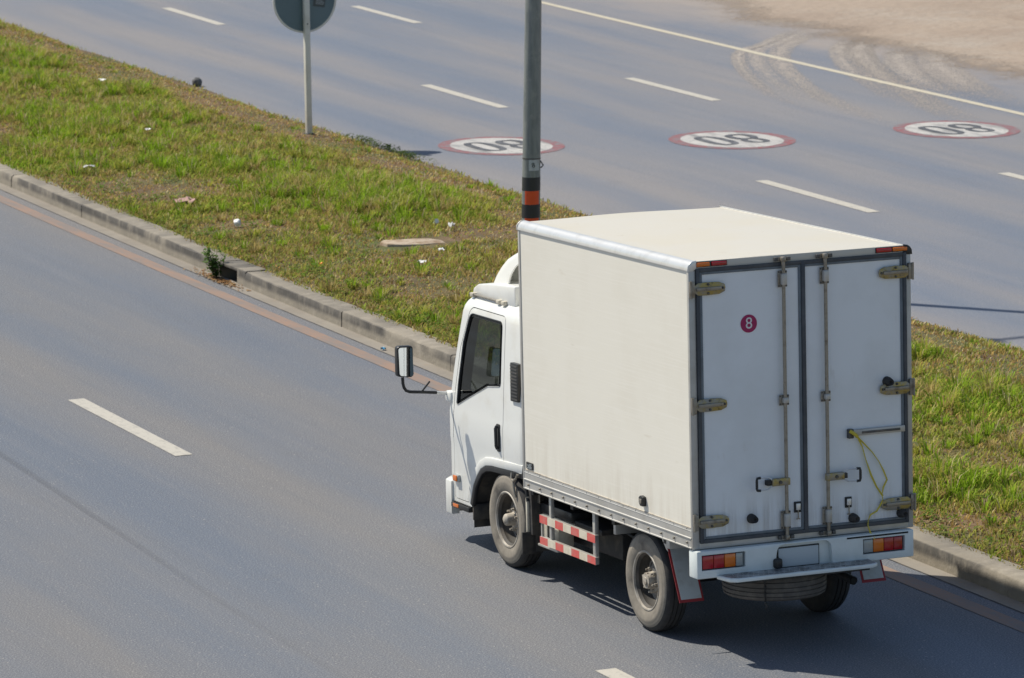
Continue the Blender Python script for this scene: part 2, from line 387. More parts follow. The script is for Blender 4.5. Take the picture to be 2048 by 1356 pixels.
def vnoise(x, y, seed=0):
    """smooth value noise for arrays"""
    x = np.asarray(x, float); y = np.asarray(y, float)
    xi = np.floor(x).astype(np.int64); yi = np.floor(y).astype(np.int64); fx = x-xi; fy = y-yi
    fx = fx*fx*(3-2*fx); fy = fy*fy*(3-2*fy)
    def h(a, b):
        v = np.sin(a*127.1+b*311.7+seed*74.7)*43758.5453; return v-np.floor(v)
    return (h(xi, yi)*(1-fx)+h(xi+1, yi)*fx)*(1-fy)+(h(xi, yi+1)*(1-fx)+h(xi+1, yi+1)*fx)*fy

# ------------------------------------------------------------------ the setting
CURV = .00052                      # the whole road bends gently to the right
def bend(y): return CURV*y*y
YS = [(-60+2*i) for i in range(131)]
def strip(name, x0, x1, z, m, ys=YS, nx=1, kind='structure', z1=None, **kw):
    b = MB(); uv = []
    me = bpy.data.meshes.new(name); vs = []; fs = []
    for y in ys:
        for k in range(nx+1):
            t = k/nx; xx = x0+(x1-x0)*t
            vs.append((xx+bend(y), y, z if z1 is None else z+(z1-z)*t)); uv.append((xx, y))
    q = nx+1
    for i in range(len(ys)-1):
        for k in range(nx): fs.append((i*q+k, i*q+k+1, (i+1)*q+k+1, (i+1)*q+k))
    me.from_pydata(vs, [], fs); ul = me.uv_layers.new(name='UVMap')
    for l in me.loops: ul.data[l.index].uv = uv[l.vertex_index]
    return link(name, me, m, kind=kind, **kw)

g = MB(); g.add([(-700, -700, -.06), (900, -700, -.06), (900, 1100, -.06), (-700, 1100, -.06)], [(0, 1, 2, 3)])
g.obj('ground', 'sand', kind='structure')
strip('road', -26, 2.86, 0, 'asphalt_near', nx=6)
strip('road', 8.28, 23.5, 0, 'asphalt_far', nx=8)
strip('gutter', 2.86, 3.04, .004, 'concrete_gutter', z1=.012)
strip('road_joint', 2.856, 2.866, .0036, 'undercab', nx=1, z1=.0062)
def dash(xc, y0, y1, wd=.165, m='line_white', label=None):
    n = max(1, int((y1-y0)/1.0)); b = MB(); vs = []; fs = []
    for i in range(n+1):
        y = y0+(y1-y0)*i/n
        vs += [(xc-wd/2+bend(y), y, .004), (xc+wd/2+bend(y), y, .004)]
        if i: fs.append((2*i-2, 2*i-1, 2*i+1, 2*i))
    b.add(vs, fs); return b.obj('lane_marking', m, kind='structure')
for y0 in (9.03, -3.07, 21.13, 33.2, -15.2): dash(-.70, y0, y0+3.1)
for y0 in (19.24, 30.86, 43.6, 56): dash(11.62, y0, y0+3.12)
for y0 in (18.3, 30.05, 42.1, 54.2): dash(14.60, y0, y0+3.15)
dash(17.66, -50, 180, .14, 'line_yellow')
dash(2.63, -50, 180, .17, 'line_orange')

# painted 80 km/h roundels, read by the traffic coming this way
def ring(cx, cy, rx, ry, wx, wy, n=40, z=0, sq=2.0):
    vs = []; fs = []
    for k in range(n):
        t = 2*math.pi*k/n; c, s_ = math.cos(t), math.sin(t)
        c = math.copysign(abs(c)**(2/sq), c); s_ = math.copysign(abs(s_)**(2/sq), s_)
        vs += [(cx+rx*c, cy+ry*s_, z), (cx+(rx-wx)*c, cy+(ry-wy)*s_, z)]
    for k in range(n):
        j = (k+1) % n; fs.append((2*k, 2*j, 2*j+1, 2*k+1))
    return vs, fs
for cx, cy in ((10.02, 27.07), (12.97, 26.06), (16.09, 25.50)):
    base = Matrix.Translation((cx+bend(cy), cy, 0))
    red = MB(); red.add(*ring(0, 0, .815, .985, .165, .155, 56, .004)); red = red.obj('speed_marking', 'paint_red', basis=base, kind='structure')
    d = MB(); d.add([(.653*math.cos(t*math.pi/24), .833*math.sin(t*math.pi/24), .0055) for t in range(48)], [tuple(range(48))]); d.obj('white_disc', 'paint_disc', red)
    z = MB(); z.add(*ring(-.235, 0, .20, .47, .115, .075, 40, .009, 2.8)); z.obj('digit_zero', 'paint_black', red)
    e = MB(); e.add(*ring(.235, -.225, .175, .235, .10, .07, 32, .009, 2.4)); e.add(*ring(.235, .20, .20, .265, .11, .075, 32, .0105, 2.4)); e.obj('digit_eight', 'paint_black', red)

# tyre tracks of dust carried from the sand onto the road, and one dark skid line
def track(name, pts, wd, m, z=.0025):
    P = [Vector((x+bend(y), y, 0)) for x, y in pts]; Q = []
    for i in range(len(P)-1):                                    # catmull-rom
        p0, p1, p2, p3 = P[max(i-1, 0)], P[i], P[i+1], P[min(i+2, len(P)-1)]
        for k in range(6):
            t = k/6; Q.append(.5*((2*p1)+(-p0+p2)*t+(2*p0-5*p1+4*p2-p3)*t*t+(-p0+3*p1-3*p2+p3)*t**3))
    Q.append(P[-1]); vs = []; fs = []; uv = []
    for i, q in enumerate(Q):
        d = (Q[min(i+1, len(Q)-1)]-Q[max(i-1, 0)]).normalized(); nrm = Vector((-d.y, d.x, 0))
        for sgn in (-1, 1): 
            p = q+nrm*wd/2*sgn; vs.append((p.x, p.y, z)); uv.append(((sgn+1)/2, i/(len(Q)-1)))
        if i: fs.append((2*i-2, 2*i-1, 2*i+1, 2*i))
    me = bpy.data.meshes.new(name); me.from_pydata(vs, [], fs); ul = me.uv_layers.new(name='UVMap')
    for l in me.loops: ul.data[l.index].uv = uv[l.vertex_index]
    return link(name, me, m, kind='structure')
TR = [[(19.9, 37.9), (18.68, 36.42), (17.88, 35.58), (17.26, 34.31), (16.72, 32.88), (16.19, 31.19), (15.82, 29.8), (15.6, 28)],
      [(19.8, 37.3), (18.74, 36.2), (17.96, 34.98), (17.32, 33.56), (16.83, 32.13), (16.32, 30.46), (15.95, 28.8), (15.62, 26.91), (15.4, 24.5)],
      [(19.8, 36.2), (18.98, 34.92), (18.4, 33.63), (17.87, 32.2), (17.36, 30.49), (16.91, 28.85), (16.6, 27)],
      [(19.8, 35.8), (19.02, 34.35), (18.35, 32.6), (17.9, 31.16), (17.45, 29.47), (16.93, 27.61), (16.73, 26.41), (16.5, 24)],
      [(19.9, 34.6), (19.02, 32.91), (18.49, 31.49), (18.07, 30.07), (17.75, 28.67), (17.5, 27)]]
for i, tpts in enumerate(TR): track('dust_track', tpts, (.36, .44, .40, .66, .60)[i], 'dust', .0012+.0004*i)
track('dust_track', [(x+.5, y+.3) for x, y in TR[2]], .5, 'dust', .0032)
track('dust_track', [(x-.35, y-.1) for x, y in TR[0]], .3, 'dust', .0036)
track('dust_track', [(x+.45, y-.4) for x, y in TR[4]], .8, 'dust', .0028+.0012)
track('skid_mark', [(-2.05, 22), (-2.1, 12), (-2.3, 6), (-2.45, 2), (-2.6, -8)], .10, 'skid')
track('skid_mark', [(-1.35, 26), (-1.4, 18), (-1.5, 12)], .12, 'skid', .0031)

# the sandy verge with its ragged edge
vs, fs, nX = [], [], 30
ys = np.arange(-20, 150, .6)
for i, y in enumerate(ys):
    e0 = 19.2+bend(y)+.75*(vnoise(y*.35, 3, 5)-.5)+.35*(vnoise(y*1.3, 9, 6)-.5)+.012*max(0, y-30)
    for k in range(nX):
        t = k/(nX-1); x = e0+60*t**1.8
        zz = .0046+min(1, max(0, 60*t**1.8-1.9)/2.5)*(.10*float(vnoise(x*.6, y*.6, 8))+.03*float(vnoise(x*2.1, y*2.1, 9)))
        vs.append((x, y, zz))
for i in range(len(ys)-1):
    for k in range(nX-1): fs.append((i*nX+k, i*nX+k+1, (i+1)*nX+k+1, (i+1)*nX+k))
sv = MB().add(vs, fs).obj('sand_verge', 'sand_edge', smooth=80, kind='structure')
at = sv.data.attributes.new('cover', 'FLOAT', 'POINT'); at.data.foreach_set('value', np.array([60*(i_ % nX/(nX-1))**1.8/2.2 for i_ in range(len(vs))], np.float32))
t = MATS['sand_edge'].node_tree; an = N(t, 'ShaderNodeAttribute'); an.attribute_name = 'cover'                      # sand thins out over the shoulder
gpos = N(t, 'ShaderNodeNewGeometry').outputs['Position']; nn = mathn(t, 'ADD', mathn(t, 'MULTIPLY', noise(t, gpos, 1.4, 6, .7), .9), mathn(t, 'MULTIPLY', noise(t, gpos, 14, 4, .7), .25))
grains(t, ramp(t, mathn(t, 'SUBTRACT', mathn(t, 'MULTIPLY_ADD', an.outputs['Fac'], 1.0, .18), nn), -.35, .30), t.nodes['Principled BSDF'])

# kerbs: cast stones laid end to end
def kerb_stone_mesh(i, ln):
    r = random.Random(i); m = MB(); n = 9; vs = []; fs = []
    for k in range(n):
        y = -ln/2+ln*k/(n-1); c = .004 if k in (0, n-1) else 0
        j = lambda a: r.uniform(-a, a)
        ch = .022*r.random() if r.random() > .72 else 0
        prof = [(0, -.12), (0+j(.003), .0), (.004+j(.004), .10), (.006+j(.002)+ch*.4, .166-c-ch*.6), (.020+j(.003)+ch, .178-c*.5+j(.002)), (.15, .178-c*.4+j(.003)), (.265+j(.012), .176-c*.4+j(.004)), (.28, .12), (.28, -.12)]
        vs += [(p[0], y, p[1]) for p in prof]
    q = 9
    for k in range(n-1):
        for p in range(q-1): fs.append((k*q+p, (k+1)*q+p, (k+1)*q+p+1, k*q+p+1))
    fs += [tuple(range(q)), tuple(range((n-1)*q+q-1, (n-1)*q-1, -1))]
    m.add(vs, fs); return m.mesh('kerb_stone', 45)
LN = 2.94; KM = [kerb_stone_mesh(i, LN-.012) for i in range(7)]
def place_stone(par, x, y, i, flip=False, me=None):
    a = -math.atan(2*CURV*y)
    M = Matrix.Translation((x+bend(y)+random.uniform(-.006, .006), y, random.uniform(-.006, .006))) @ Matrix.Rotation(a+(math.pi if flip else 0), 4, 'Z')
    return link('kerb_stone', me or KM[i % 7], 'concrete_kerb', par, M)
GAP0, GAP1 = 17.88, 18.45            # the drain opening in the kerb
kerb = strip('kerb', 3.08, 3.26, -.03, 'concrete_kerb')
i = 0; y = -20.0
for i in range(35):
    y = -20.6+LN*i+LN/2
    if y-LN/2 < GAP1 and y+LN/2 > GAP0:                # stones cut short on both sides of the opening
        for a, b_ in ((y-LN/2, min(y+LN/2, GAP0)), (max(y-LN/2, GAP1), y+LN/2)):
            if b_-a > .06: place_stone(kerb, 3.02, (a+b_)/2, 0, me=kerb_stone_mesh(90+i, b_-a-.01))
    else: place_stone(kerb, 3.02, y, (i*3) % 7)
yc = (GAP0+GAP1)/2; bx = bend(yc)
MB().box(3.035+bx, 3.30+bx, GAP0-.005, GAP1+.005, .135, .172).obj('kerb_stone', 'concrete_kerb', kerb, bevel=.01)
MB().box(3.22+bx, 3.27+bx, GAP0-.1, GAP1+.1, -.1, .14).obj('drain_shade', 'hole_shade', kerb)  # near-black panel, the drain's inner shade put into its colour
# the grassed median
def med_z(x0, y):
    t = np.clip((x0-3.29)/(8.02-3.29), 0, 1)
    return .150-.15*np.clip((x0-7.75)/.75, 0, 1)**1.5+.09*np.sin(np.pi*t)+.05*(vnoise(x0*.9, y*.6, 21)-.5)+.02*(vnoise(x0*3, y*3, 22)-.5)
vs, fs = [], []; xs = np.linspace(3.27, 8.50, 25); ys = np.arange(-22, 84, .3)
for y in ys:
    zz = med_z(xs, np.full_like(xs, y))
    vs += [(x+bend(y), y, float(z)) for x, z in zip(xs, zz)]
for i in range(len(ys)-1):
    for k in range(24): fs.append((i*25+k, i*25+k+1, (i+1)*25+k+1, (i+1)*25+k))
b = MB(); b.add(vs, fs); b.obj('median', 'soil', smooth=80, kind='structure')

LUSH = [(5.7, 22.8, 1.0, .9), (5.8, 20.8, .55, .9), (6.5, 21.2, .8, .9), (4.75, 29.2, .8, 1.3), (6.7, 38.8, .8, 1.6), (5.9, 31.2, .9, .9), (3.7, 28.1, .5, 1.2),
        (7.1, 33.5, .6, 1.0), (6.2, 6.8, .9, .9), (4.3, 3.8, .5, .9), (5.2, 25.4, .9, 1.1), (6.1, 35, .8, 1.2), (4.3, 33, .7, 1.4), (5.2, 8.8, .7, .8), (6.8, 9.5, .5, .5)]
DRY = [(7.6, 40, .8, 6), (7.7, 30, .45, 7), (7.6, 20, .4, 6), (7.5, 10, .45, 3), (4.3, 24, .6, 1.2), (3.9, 20.6, .5, .7), (5.3, 18.2, .55, .35), (6.3, 18.5, .6, .8), (4.6, 15.5, .7, 1.0), (7.4, 18.6, .5, .7), (3.9, 31, .45, 1.5)]
def lushness(x0, y):
    f = .345+.34*(vnoise(x0*.8, y*.45, 31)-.5)+.40*(vnoise(x0*2.1, y*1.5, 32)-.5)+.22*(vnoise(x0*6, y*5, 33)-.5)
    for cx, cy, rx, ry in LUSH: f = f+.58*np.exp(-((x0-cx)/rx)**2-((y-cy)/ry)**2)
    for cx, cy, rx, ry in DRY: f = f-.42*np.exp(-((x0-cx)/rx)**2-((y-cy)/ry)**2)
    return np.clip(f, 0, 1)

def blades(name, n, seed, hmul, wmul, lo, label):
    r = np.random.default_rng(seed)
    x0 = r.uniform(3.20, 8.52, n); y = r.uniform(-5, 52, n)
    L = lushness(x0, y)
    edge = (x0 > 8.22+.35*(vnoise(y*1.1, y*0, 51)-.5)) | (x0 < 3.32)
    keep = r.random(n) < np.clip(lo+.95*L, .12, 1)*np.where(edge & (x0 > 5), .10, np.where(edge, .75, 1))
    bare = ((np.abs(x0-5.28) < .48) & (np.abs(y-18.22) < .30)) | ((x0 < 3.32) & (y > GAP0-.1) & (y < GAP1+.1))
    keep &= ~bare | (r.random(n) < .03)
    x0, y, L = x0[keep], y[keep], L[keep]; n = len(x0)
    x = x0+CURV*y*y; z = med_z(x0, y)-.01
    tuft = np.clip((vnoise(x0*1.7, y*1.7, 41)-.42)*2.2, 0, 1)
    h = (.030+.055*L+.11*np.clip(L-.6, 0, 1)+.035*tuft*L)*hmul*r.uniform(.55, 1.45, n)
    wd = (.0042+.0035*r.random(n)+.002*L)*wmul
    ph = r.uniform(0, 2*np.pi, n); lean = r.uniform(.15, .95, n)*h*(1.25-.35*L)
    wind = np.array([.35, -.2])*.35
    dx = np.cos(ph)*lean+wind[0]*h; dy = np.sin(ph)*lean+wind[1]*h
    ax = -np.sin(ph+r.normal(0, .5, n))*wd; ay = np.cos(ph+r.normal(0, .5, n))*wd
    V = np.empty((n, 5, 3), np.float32)
    V[:, 0] = np.stack([x-ax, y-ay, z], 1); V[:, 1] = np.stack([x+ax, y+ay, z], 1)
    V[:, 2] = np.stack([x+dx*.4+ax*.8, y+dy*.4+ay*.8, z+h*.62], 1); V[:, 3] = np.stack([x+dx*.4-ax*.8, y+dy*.4-ay*.8, z+h*.62], 1)
    V[:, 4] = np.stack([x+dx, y+dy, z+h*(1.0-.25*r.random(n))], 1)
    # colour of each blade: fresh, olive or dried out
    g1 = np.array([.205, .30, .026]); g2 = np.array([.30, .315, .06]); g3 = np.array([.11, .165, .018]); d1 = np.array([.36, .25, .085]); d2 = np.array([.215, .135, .06]); d3 = np.array([.45, .38, .22])
    q = r.random(n); u = r.random((n, 1)); pd = np.clip(.98-1.25*L, .12, .88)
    green = np.where(u < .45, g1, np.where(u < .75, g2, g3))
    u2_ = r.random((n, 1)); dryc = np.where(u2_ < .45, d1, np.where(u2_ < .85, d2, d3))
    c = np.where((q < pd)[:, None], dryc, green)*r.uniform(.75, 1.3, (n, 1))
    mid = np.clip(1-np.abs(L-.42)*3.2, 0, 1)[:, None]*.5
    c = (c*(1-mid)+mid*np.array([.235, .205, .065])*r.uniform(.7, 1.3, (n, 1)))*1.62
    C4 = np.ones((n, 5, 4), np.float32); C4[:, :, :3] = c[:, None, :]
    me = bpy.data.meshes.new(name)
    me.vertices.add(n*5); me.vertices.foreach_set('co', V.reshape(-1))
    off = np.arange(n)[:, None]*5
    li = (off+np.array([0, 1, 2, 3, 3, 2, 4])).reshape(-1).astype(np.int32)
    me.loops.add(n*7); me.loops.foreach_set('vertex_index', li)
    me.polygons.add(n*2)
    st = (np.arange(n)[:, None]*7+np.array([0, 4])).reshape(-1).astype(np.int32)
    me.polygons.foreach_set('loop_start', st)
    me.update(calc_edges=True)
    at = me.attributes.new('tint', 'FLOAT_COLOR', 'POINT'); at.data.foreach_set('color', C4.reshape(-1))
    return link(name, me, 'grass_blades', kind='stuff', label=label, cat='grass')
blades('grass', 520000, 3, 1.0, 1.0, .40, 'short mixed green and dry grass covering the median strip')

# taller tufts, fresh and dried, standing out of the turf
def tufts(n, seed):
    r = np.random.default_rng(seed); x0 = r.uniform(3.35, 8.1, n*3); y = r.uniform(-4, 50, n*3); L = lushness(x0, y)
    k = (r.random(n*3) < np.clip(L*L*1.5-.05, .05, 1)) & ~((np.abs(x0-5.28) < .55) & (np.abs(y-18.22) < .35)); x0, y, L = x0[k][:n], y[k][:n], L[k][:n]; m = len(x0); B = 34
    x0, y, L = np.repeat(x0, B), np.repeat(y, B), np.repeat(L, B); size = np.repeat(r.uniform(.5, 1.25, m), B); N_ = m*B
    ph = r.uniform(0, 2*np.pi, N_); rad = .05*size*np.sqrt(r.random(N_)); h = (.06+.17*L)*size*r.uniform(.6, 1.3, N_); out = h*r.uniform(.15, .95, N_)
    x = x0+CURV*y*y+np.cos(ph)*rad; yy = y+np.sin(ph)*rad; z = med_z(x0, y)-.01; w_ = .0035+.003*r.random(N_)
    a2 = ph+r.normal(0, .4, N_); ax, ay = -np.sin(a2)*w_, np.cos(a2)*w_; dx, dy = np.cos(ph)*out, np.sin(ph)*out
    V = np.empty((N_, 5, 3), np.float32)
    V[:, 0] = np.stack([x-ax, yy-ay, z], 1); V[:, 1] = np.stack([x+ax, yy+ay, z], 1); V[:, 2] = np.stack([x+dx*.4+ax*.8, yy+dy*.4+ay*.8, z+h*.65], 1); V[:, 3] = np.stack([x+dx*.4-ax*.8, yy+dy*.4-ay*.8, z+h*.65], 1); V[:, 4] = np.stack([x+dx, yy+dy, z+h*r.uniform(.6, 1, N_)], 1)
    tone = np.repeat(r.random(m), B)[:, None]; c = np.where(tone < .5, np.array([.27, .41, .03]), np.where(tone < .78, np.array([.42, .43, .075]), np.array([.46, .36, .14])))
    c = np.where(r.random((N_, 1)) < .14, np.array([.50, .43, .24]), c)*r.uniform(.65, 1.3, (N_, 1))
    C4 = np.ones((N_, 5, 4), np.float32); C4[:, :, :3] = c[:, None, :]
    me = bpy.data.meshes.new('grass_tufts'); me.vertices.add(N_*5); me.vertices.foreach_set('co', V.reshape(-1))
    me.loops.add(N_*7); me.loops.foreach_set('vertex_index', (np.arange(N_)[:, None]*5+np.array([0, 1, 2, 3, 3, 2, 4])).reshape(-1).astype(np.int32))
    me.polygons.add(N_*2); me.polygons.foreach_set('loop_start', (np.arange(N_)[:, None]*7+np.array([0, 4])).reshape(-1).astype(np.int32)); me.update(calc_edges=True)
    at = me.attributes.new('tint', 'FLOAT_COLOR', 'POINT'); at.data.foreach_set('color', C4.reshape(-1))
    link('grass_tufts', me, 'grass_blades', kind='stuff', label='taller grass tufts scattered over the median strip', cat='grass')
tufts(4200, 8)

# low broad-leaved weeds among the grass
def weeds(n, seed):
    r = np.random.default_rng(seed); V = []; F = []; C = []
    for i_ in range(n):
        if r.random() < .6: x0 = 3.3+abs(r.normal(0, .55))
        else: x0 = r.uniform(3.3, 7.9)
        y = r.uniform(-4, 45)
        if i_ < 70: y = r.uniform(25.9, 28.6); x0 = r.uniform(8.22, 8.50)+.16*float(vnoise(y*2.2, 1, 61))      # dark-tinted creepers over the far edge, added to catch the sign's shadow
        x = x0+bend(y); z = max(0., float(med_z(np.array([x0]), np.array([y]))[0]))
        if abs(x0-5.28) < .5 and abs(y-18.2) < .3: continue
        R0 = r.uniform(.05, .17)
        base = np.array([.07, .105, .025]) if i_ < 70 else np.array([.13, .215, .03]) if r.random() < .7 else np.array([.21, .22, .05])
        for k in range(int(r.integers(7, 20))):
            a = r.uniform(0, 6.28); d = R0*math.sqrt(r.random()); s = r.uniform(.014, .034); hz = z+r.uniform(.015, .075)
            px, py = x+math.cos(a)*d, y+math.sin(a)*d; t = r.uniform(-.5, .5); n0 = len(V)
            ca, sa = math.cos(a), math.sin(a)
            V += [(px-sa*s*.45, py+ca*s*.45, hz), (px-ca*s*.7, py-sa*s*.7, hz-.008), (px+sa*s*.45, py-ca*s*.45, hz), (px+ca*s, py+sa*s, hz+t*s)]
            F.append((n0, n0+1, n0+2, n0+3)); C += [(*(base*r.uniform(.6, 1.35)), 1)]*4
    me = bpy.data.meshes.new('weeds'); me.from_pydata(V, [], F)
    at = me.attributes.new('tint', 'FLOAT_COLOR', 'POINT'); at.data.foreach_set('color', np.array(C, np.float32).reshape(-1))
    link('weeds', me, 'grass_blades', kind='stuff', label='low broad leaved weeds among the grass beside the kerb', cat='weeds')
weeds(1500, 5)

# ------------------------------------------------------------------ things on the median
def thing(name, label, cat, loc, group=None):
    o = link(name, None, label=label, cat=cat, group=group); o.location = loc; o['base'] = tuple(loc); o.empty_display_size = .2
    return o
def gp(x0, y, dz=0): return Vector((x0+bend(y), y, float(med_z(np.array([x0]), np.array([y]))[0])+dz))

PX, PY = 6.2, 16.70
lp = thing('lamp_post', 'tall grey galvanised lamp post with black and orange bands, rising behind the truck', 'lamp post', (PX, PY, .17))
lean = lambda z: (PX+.028*(z-.9), PY, z)
n = 24; b = MB(); b.tube([lean(z) for z in (.1, 3, 6, 9.2)], .1, 32, rs=[.104, .090, .075, .062]); b.obj('pole', 'galvanised', lp, smooth=40)
def sleeve(z0, z1, m, name, a0=0, a1=2*math.pi, off=.0025):
    vs, fs = [], []; K = 28
    for k in range(K+1):
        a = a0+(a1-a0)*k/K
        for z in (z0, z1):
            r = .1035-.0047*z+off; p = lean(z); vs.append((p[0]+r*math.cos(a), p[1]+r*math.sin(a), z))
        if k: fs.append((2*k-2, 2*k, 2*k+1, 2*k-1))
    q = MB(); q.add(vs, fs); return q.obj(name, m, lp, smooth=60)
for z1 in (1.125, .826, .527): sleeve(z1-.149, z1, 'sleeve_black', 'black_band')
va = math.pi+math.pi/2-.415                               # bearing of the camera seen from the pole
for z1 in (.976, .677): sleeve(z1-.149, z1, 'sleeve_orange', 'orange_reflector', va-.72, va+.98, .0035)
sleeve(1.20, 1.32, 'flap_white', 'number_plate', va-.28, va+.98, .003)
tm = text_mesh('8', .075)
link('plate_mark', tm, 'sleeve_black', lp, Matrix.Translation(Vector(lean(1.26))+Vector((math.cos(va+.2), math.sin(va+.2), 0))*.1035) @ Matrix.Rotation(va+.2+math.pi/2, 4, 'Z') @ Matrix.Rotation(R(90), 4, 'X') @ Matrix.Rotation(R(14), 4, 'Z'))
MB().tube([lean(1.32), lean(1.335)], .1005, 28).obj('strap', 'steel_dark', lp, smooth=40)
q = MB(); q.tube([(lean(1.2)[0]+.085, PY-.05, 1.30), (lean(1.2)[0]+.118, PY-.055, 1.25), (lean(1.2)[0]+.09, PY-.05, 1.22)], .008, 6); q.obj('strap_clip', 'steel_dark', lp, smooth=40)
for s_ in (-1, 1):
    t = lean(9.0); q = MB(); q.tube([t, (t[0]+s_*.5, PY, 9.5), (t[0]+s_*1.3, PY, 9.75), (t[0]+s_*2.2, PY, 9.85)], .04, 10); q.obj('arm', 'galvanised', lp, smooth=40)
    q = MB(); q.box(t[0]+s_*2.45-.35, t[0]+s_*2.45+.35, PY-.14, PY+.14, 9.80, 9.93); q.obj('lamp_head', 'galvanised', lp, bevel=.04)
MB().box(PX-.2, PX+.2, PY-.2, PY+.2, .05, .17).obj('foundation', 'slab', lp, bevel=.01)

SX, SY = 8.10, 28.19
sg = thing('road_sign', 'round road sign seen from its grey back on a white square post', 'road sign', (SX, SY, .17))
MB().box(SX-.038, SX+.038, SY-.038, SY+.038, .1, 2.5).obj('post', 'post_white', sg, bevel=.006)
q = MB(); q.lathe([(SY+.045, 0), (SY+.045, .445), (SY+.049, .45), (SY+.053, .445), (SY+.053, 0)], 'y', 64, (SX+.0, 0, 1.985)); q.obj('sign_disc', 'sign_back', sg, smooth=30)
q = MB(); q.lathe([(SY+.043, .425), (SY+.041, .452), (SY+.054, .452)], 'y', 64, (SX, 0, 1.985)); q.obj('rim', 'post_white', sg, smooth=30)
a = Matrix.Translation((SX+.21, SY+.0435, 1.96)) @ Matrix.Rotation(R(9), 4, 'Y')
st = MB().box(-.085, .085, -.001, .001, -.09, .06).obj('sticker', 'decal_dark', sg, a)
q = MB()
for i_, wd_ in enumerate((.11, .12, .10)): q.box(-.05, -.05+wd_, -.0025, -.0012, -.055+i_*.02, -.045+i_*.02)
q.box(-.06, -.03, -.0025, -.0012, .01, .045)
q.obj('sticker_print', 'decal_pale', st)
q = MB()
for zz in (1.66, 2.05, 2.3): q.lathe([(SY-.046, 0), (SY-.046, .009), (SY-.038, .009)], 'y', 10, (SX, 0, zz))
q.obj('bolts', 'steel_dark', sg, kind='stuff')
MB().box(SX-.07, SX+.07, SY-.07, SY+.07, .08, .20).obj('footing', 'chassis', sg, bevel=.02)

def blob(name, loc, sc, m, label, cat, seed, rough=.35, n=2, **kw):
    bm = bmesh.new(); bmesh.ops.create_icosphere(bm, subdivisions=n, radius=1); r = random.Random(seed)
    for v in bm.verts:
        k = 1+rough*(r.random()-.5); v.co = Vector((v.co.x*sc[0]*k, v.co.y*sc[1]*k, v.co.z*sc[2]*k))
    me = bpy.data.meshes.new(name); bm.to_mesh(me); bm.free(); shade(me, 50)
    return link(name, me, m, None, Matrix.Translation(loc) @ Matrix.Rotation(r.uniform(0, 6), 4, 'Z'), label=label, cat=cat, **kw)
blob('stone', Vector((8.56+bend(35.6), 35.55, .062)), (.075, .07, .075), 'stone', 'round dark grey stone lying at the far edge of the median', 'stone', 4, .18, 3)
def scrap(name, loc, sx, sy, m, label, cat, seed, lift=.03):
    """a crumpled scrap: a small folded sheet with thickness"""
    r = random.Random(seed); K = 5; vs = []; fs = []; sx *= .72; sy *= .8
    for i_ in range(K):
        for j_ in range(K):
            vs.append(((i_/(K-1)-.5)*sx+r.uniform(-1, 1)*sx*.08, (j_/(K-1)-.5)*sy+r.uniform(-1, 1)*sy*.08, r.random()*lift))
    for i_ in range(K-1):
        for j_ in range(K-1): fs.append((i_*K+j_, (i_+1)*K+j_, (i_+1)*K+j_+1, i_*K+j_+1))
    nn = len(vs); vs += [(x, y, z-.003) for x, y, z in vs]; fs2 = [tuple(i_+nn for i_ in f[::-1]) for f in fs]
    ring_ = [i_*K for i_ in range(K)]+[(K-1)*K+j_ for j_ in range(1, K)]+[i_*K+K-1 for i_ in range(K-2, -1, -1)]+[j_ for j_ in range(K-2, 0, -1)]
    side = [(ring_[k], ring_[(k+1) % len(ring_)], ring_[(k+1) % len(ring_)]+nn, ring_[k]+nn) for k in range(len(ring_))]
    q = MB(); q.add(vs, fs+fs2+side)
    return q.obj(name, m, None, Matrix.Translation(loc) @ Matrix.Rotation(r.uniform(0, 6), 4, 'Z'), smooth=25, label=label, cat=cat)
blob('paper_cup', gp(3.99, 20.57, .055), (.045, .04, .04), 'litter_white', 'white crumpled paper ball on the grass near the kerb', 'litter', 11, .6)
bt = thing('plastic_bottle', 'small clear white plastic bottle lying in the grass behind the slab', 'bottle', gp(5.91, 19.15, .06))
bmx = Matrix.Translation(gp(5.91, 19.15, .07)) @ Matrix.Rotation(R(70), 4, 'Z') @ Matrix.Rotation(R(20), 4, 'Y')
q = MB(); q.lathe([(-.08, 0), (-.08, .028), (.03, .028), (.05, .012), (.075, .012)], 'x', 14); q.obj('bottle_body', 'litter_white', bt, bmx, smooth=40)
q = MB(); q.lathe([(.075, .015), (.095, .015), (.095, 0)], 'x', 12); q.obj('cap', 'litter_blue', bt, bmx, smooth=40)
scrap('plastic_bag', gp(5.97, 18.83, .05), .07, .09, 'litter_white', 'pale crumpled plastic bag beside the small bottle', 'litter', 3, .06)
scrap('paper_scrap', gp(5.74, 20.48, .07), .13, .09, 'litter_white', 'white paper scrap in the tall green tuft before the lamp post', 'litter', 5)
scrap('paper_scrap', gp(6.78, 34.56, .10), .14, .10, 'litter_white', 'white paper scrap far up the median near the dark stone', 'litter', 6)
scrap('paper_scrap', gp(3.93, 26.06, .06), .20, .09, 'litter_white', 'white torn paper in dry grass close to the kerb, leftmost litter', 'litter', 8)
scrap('paper_scrap', gp(4.73, 16.65, .05), .12, .08, 'litter_white', 'white paper scrap in the grass nearest to the truck cab', 'litter', 9)
scrap('paper_scrap', gp(5.18, 17.2, .06), .08, .08, 'litter_white', 'tiny white paper scrap just in front of the concrete slab', 'litter', 10)
scrap('paper_scrap', gp(5.54, 28.55, .09), .10, .08, 'litter_white', 'white paper scrap in mid median left of the sign post', 'litter', 12)
scrap('cloth_rag', gp(4.01, 22.43, .05), .30, .26, 'litter_pink', 'faded pinkish rag lying in the dry grass', 'rag', 13, .08)
scrap('wrapper', gp(3.75, 17.19, .07), .055, .05, 'litter_orange', 'small orange wrapper in the grass above the kerb', 'litter', 14)
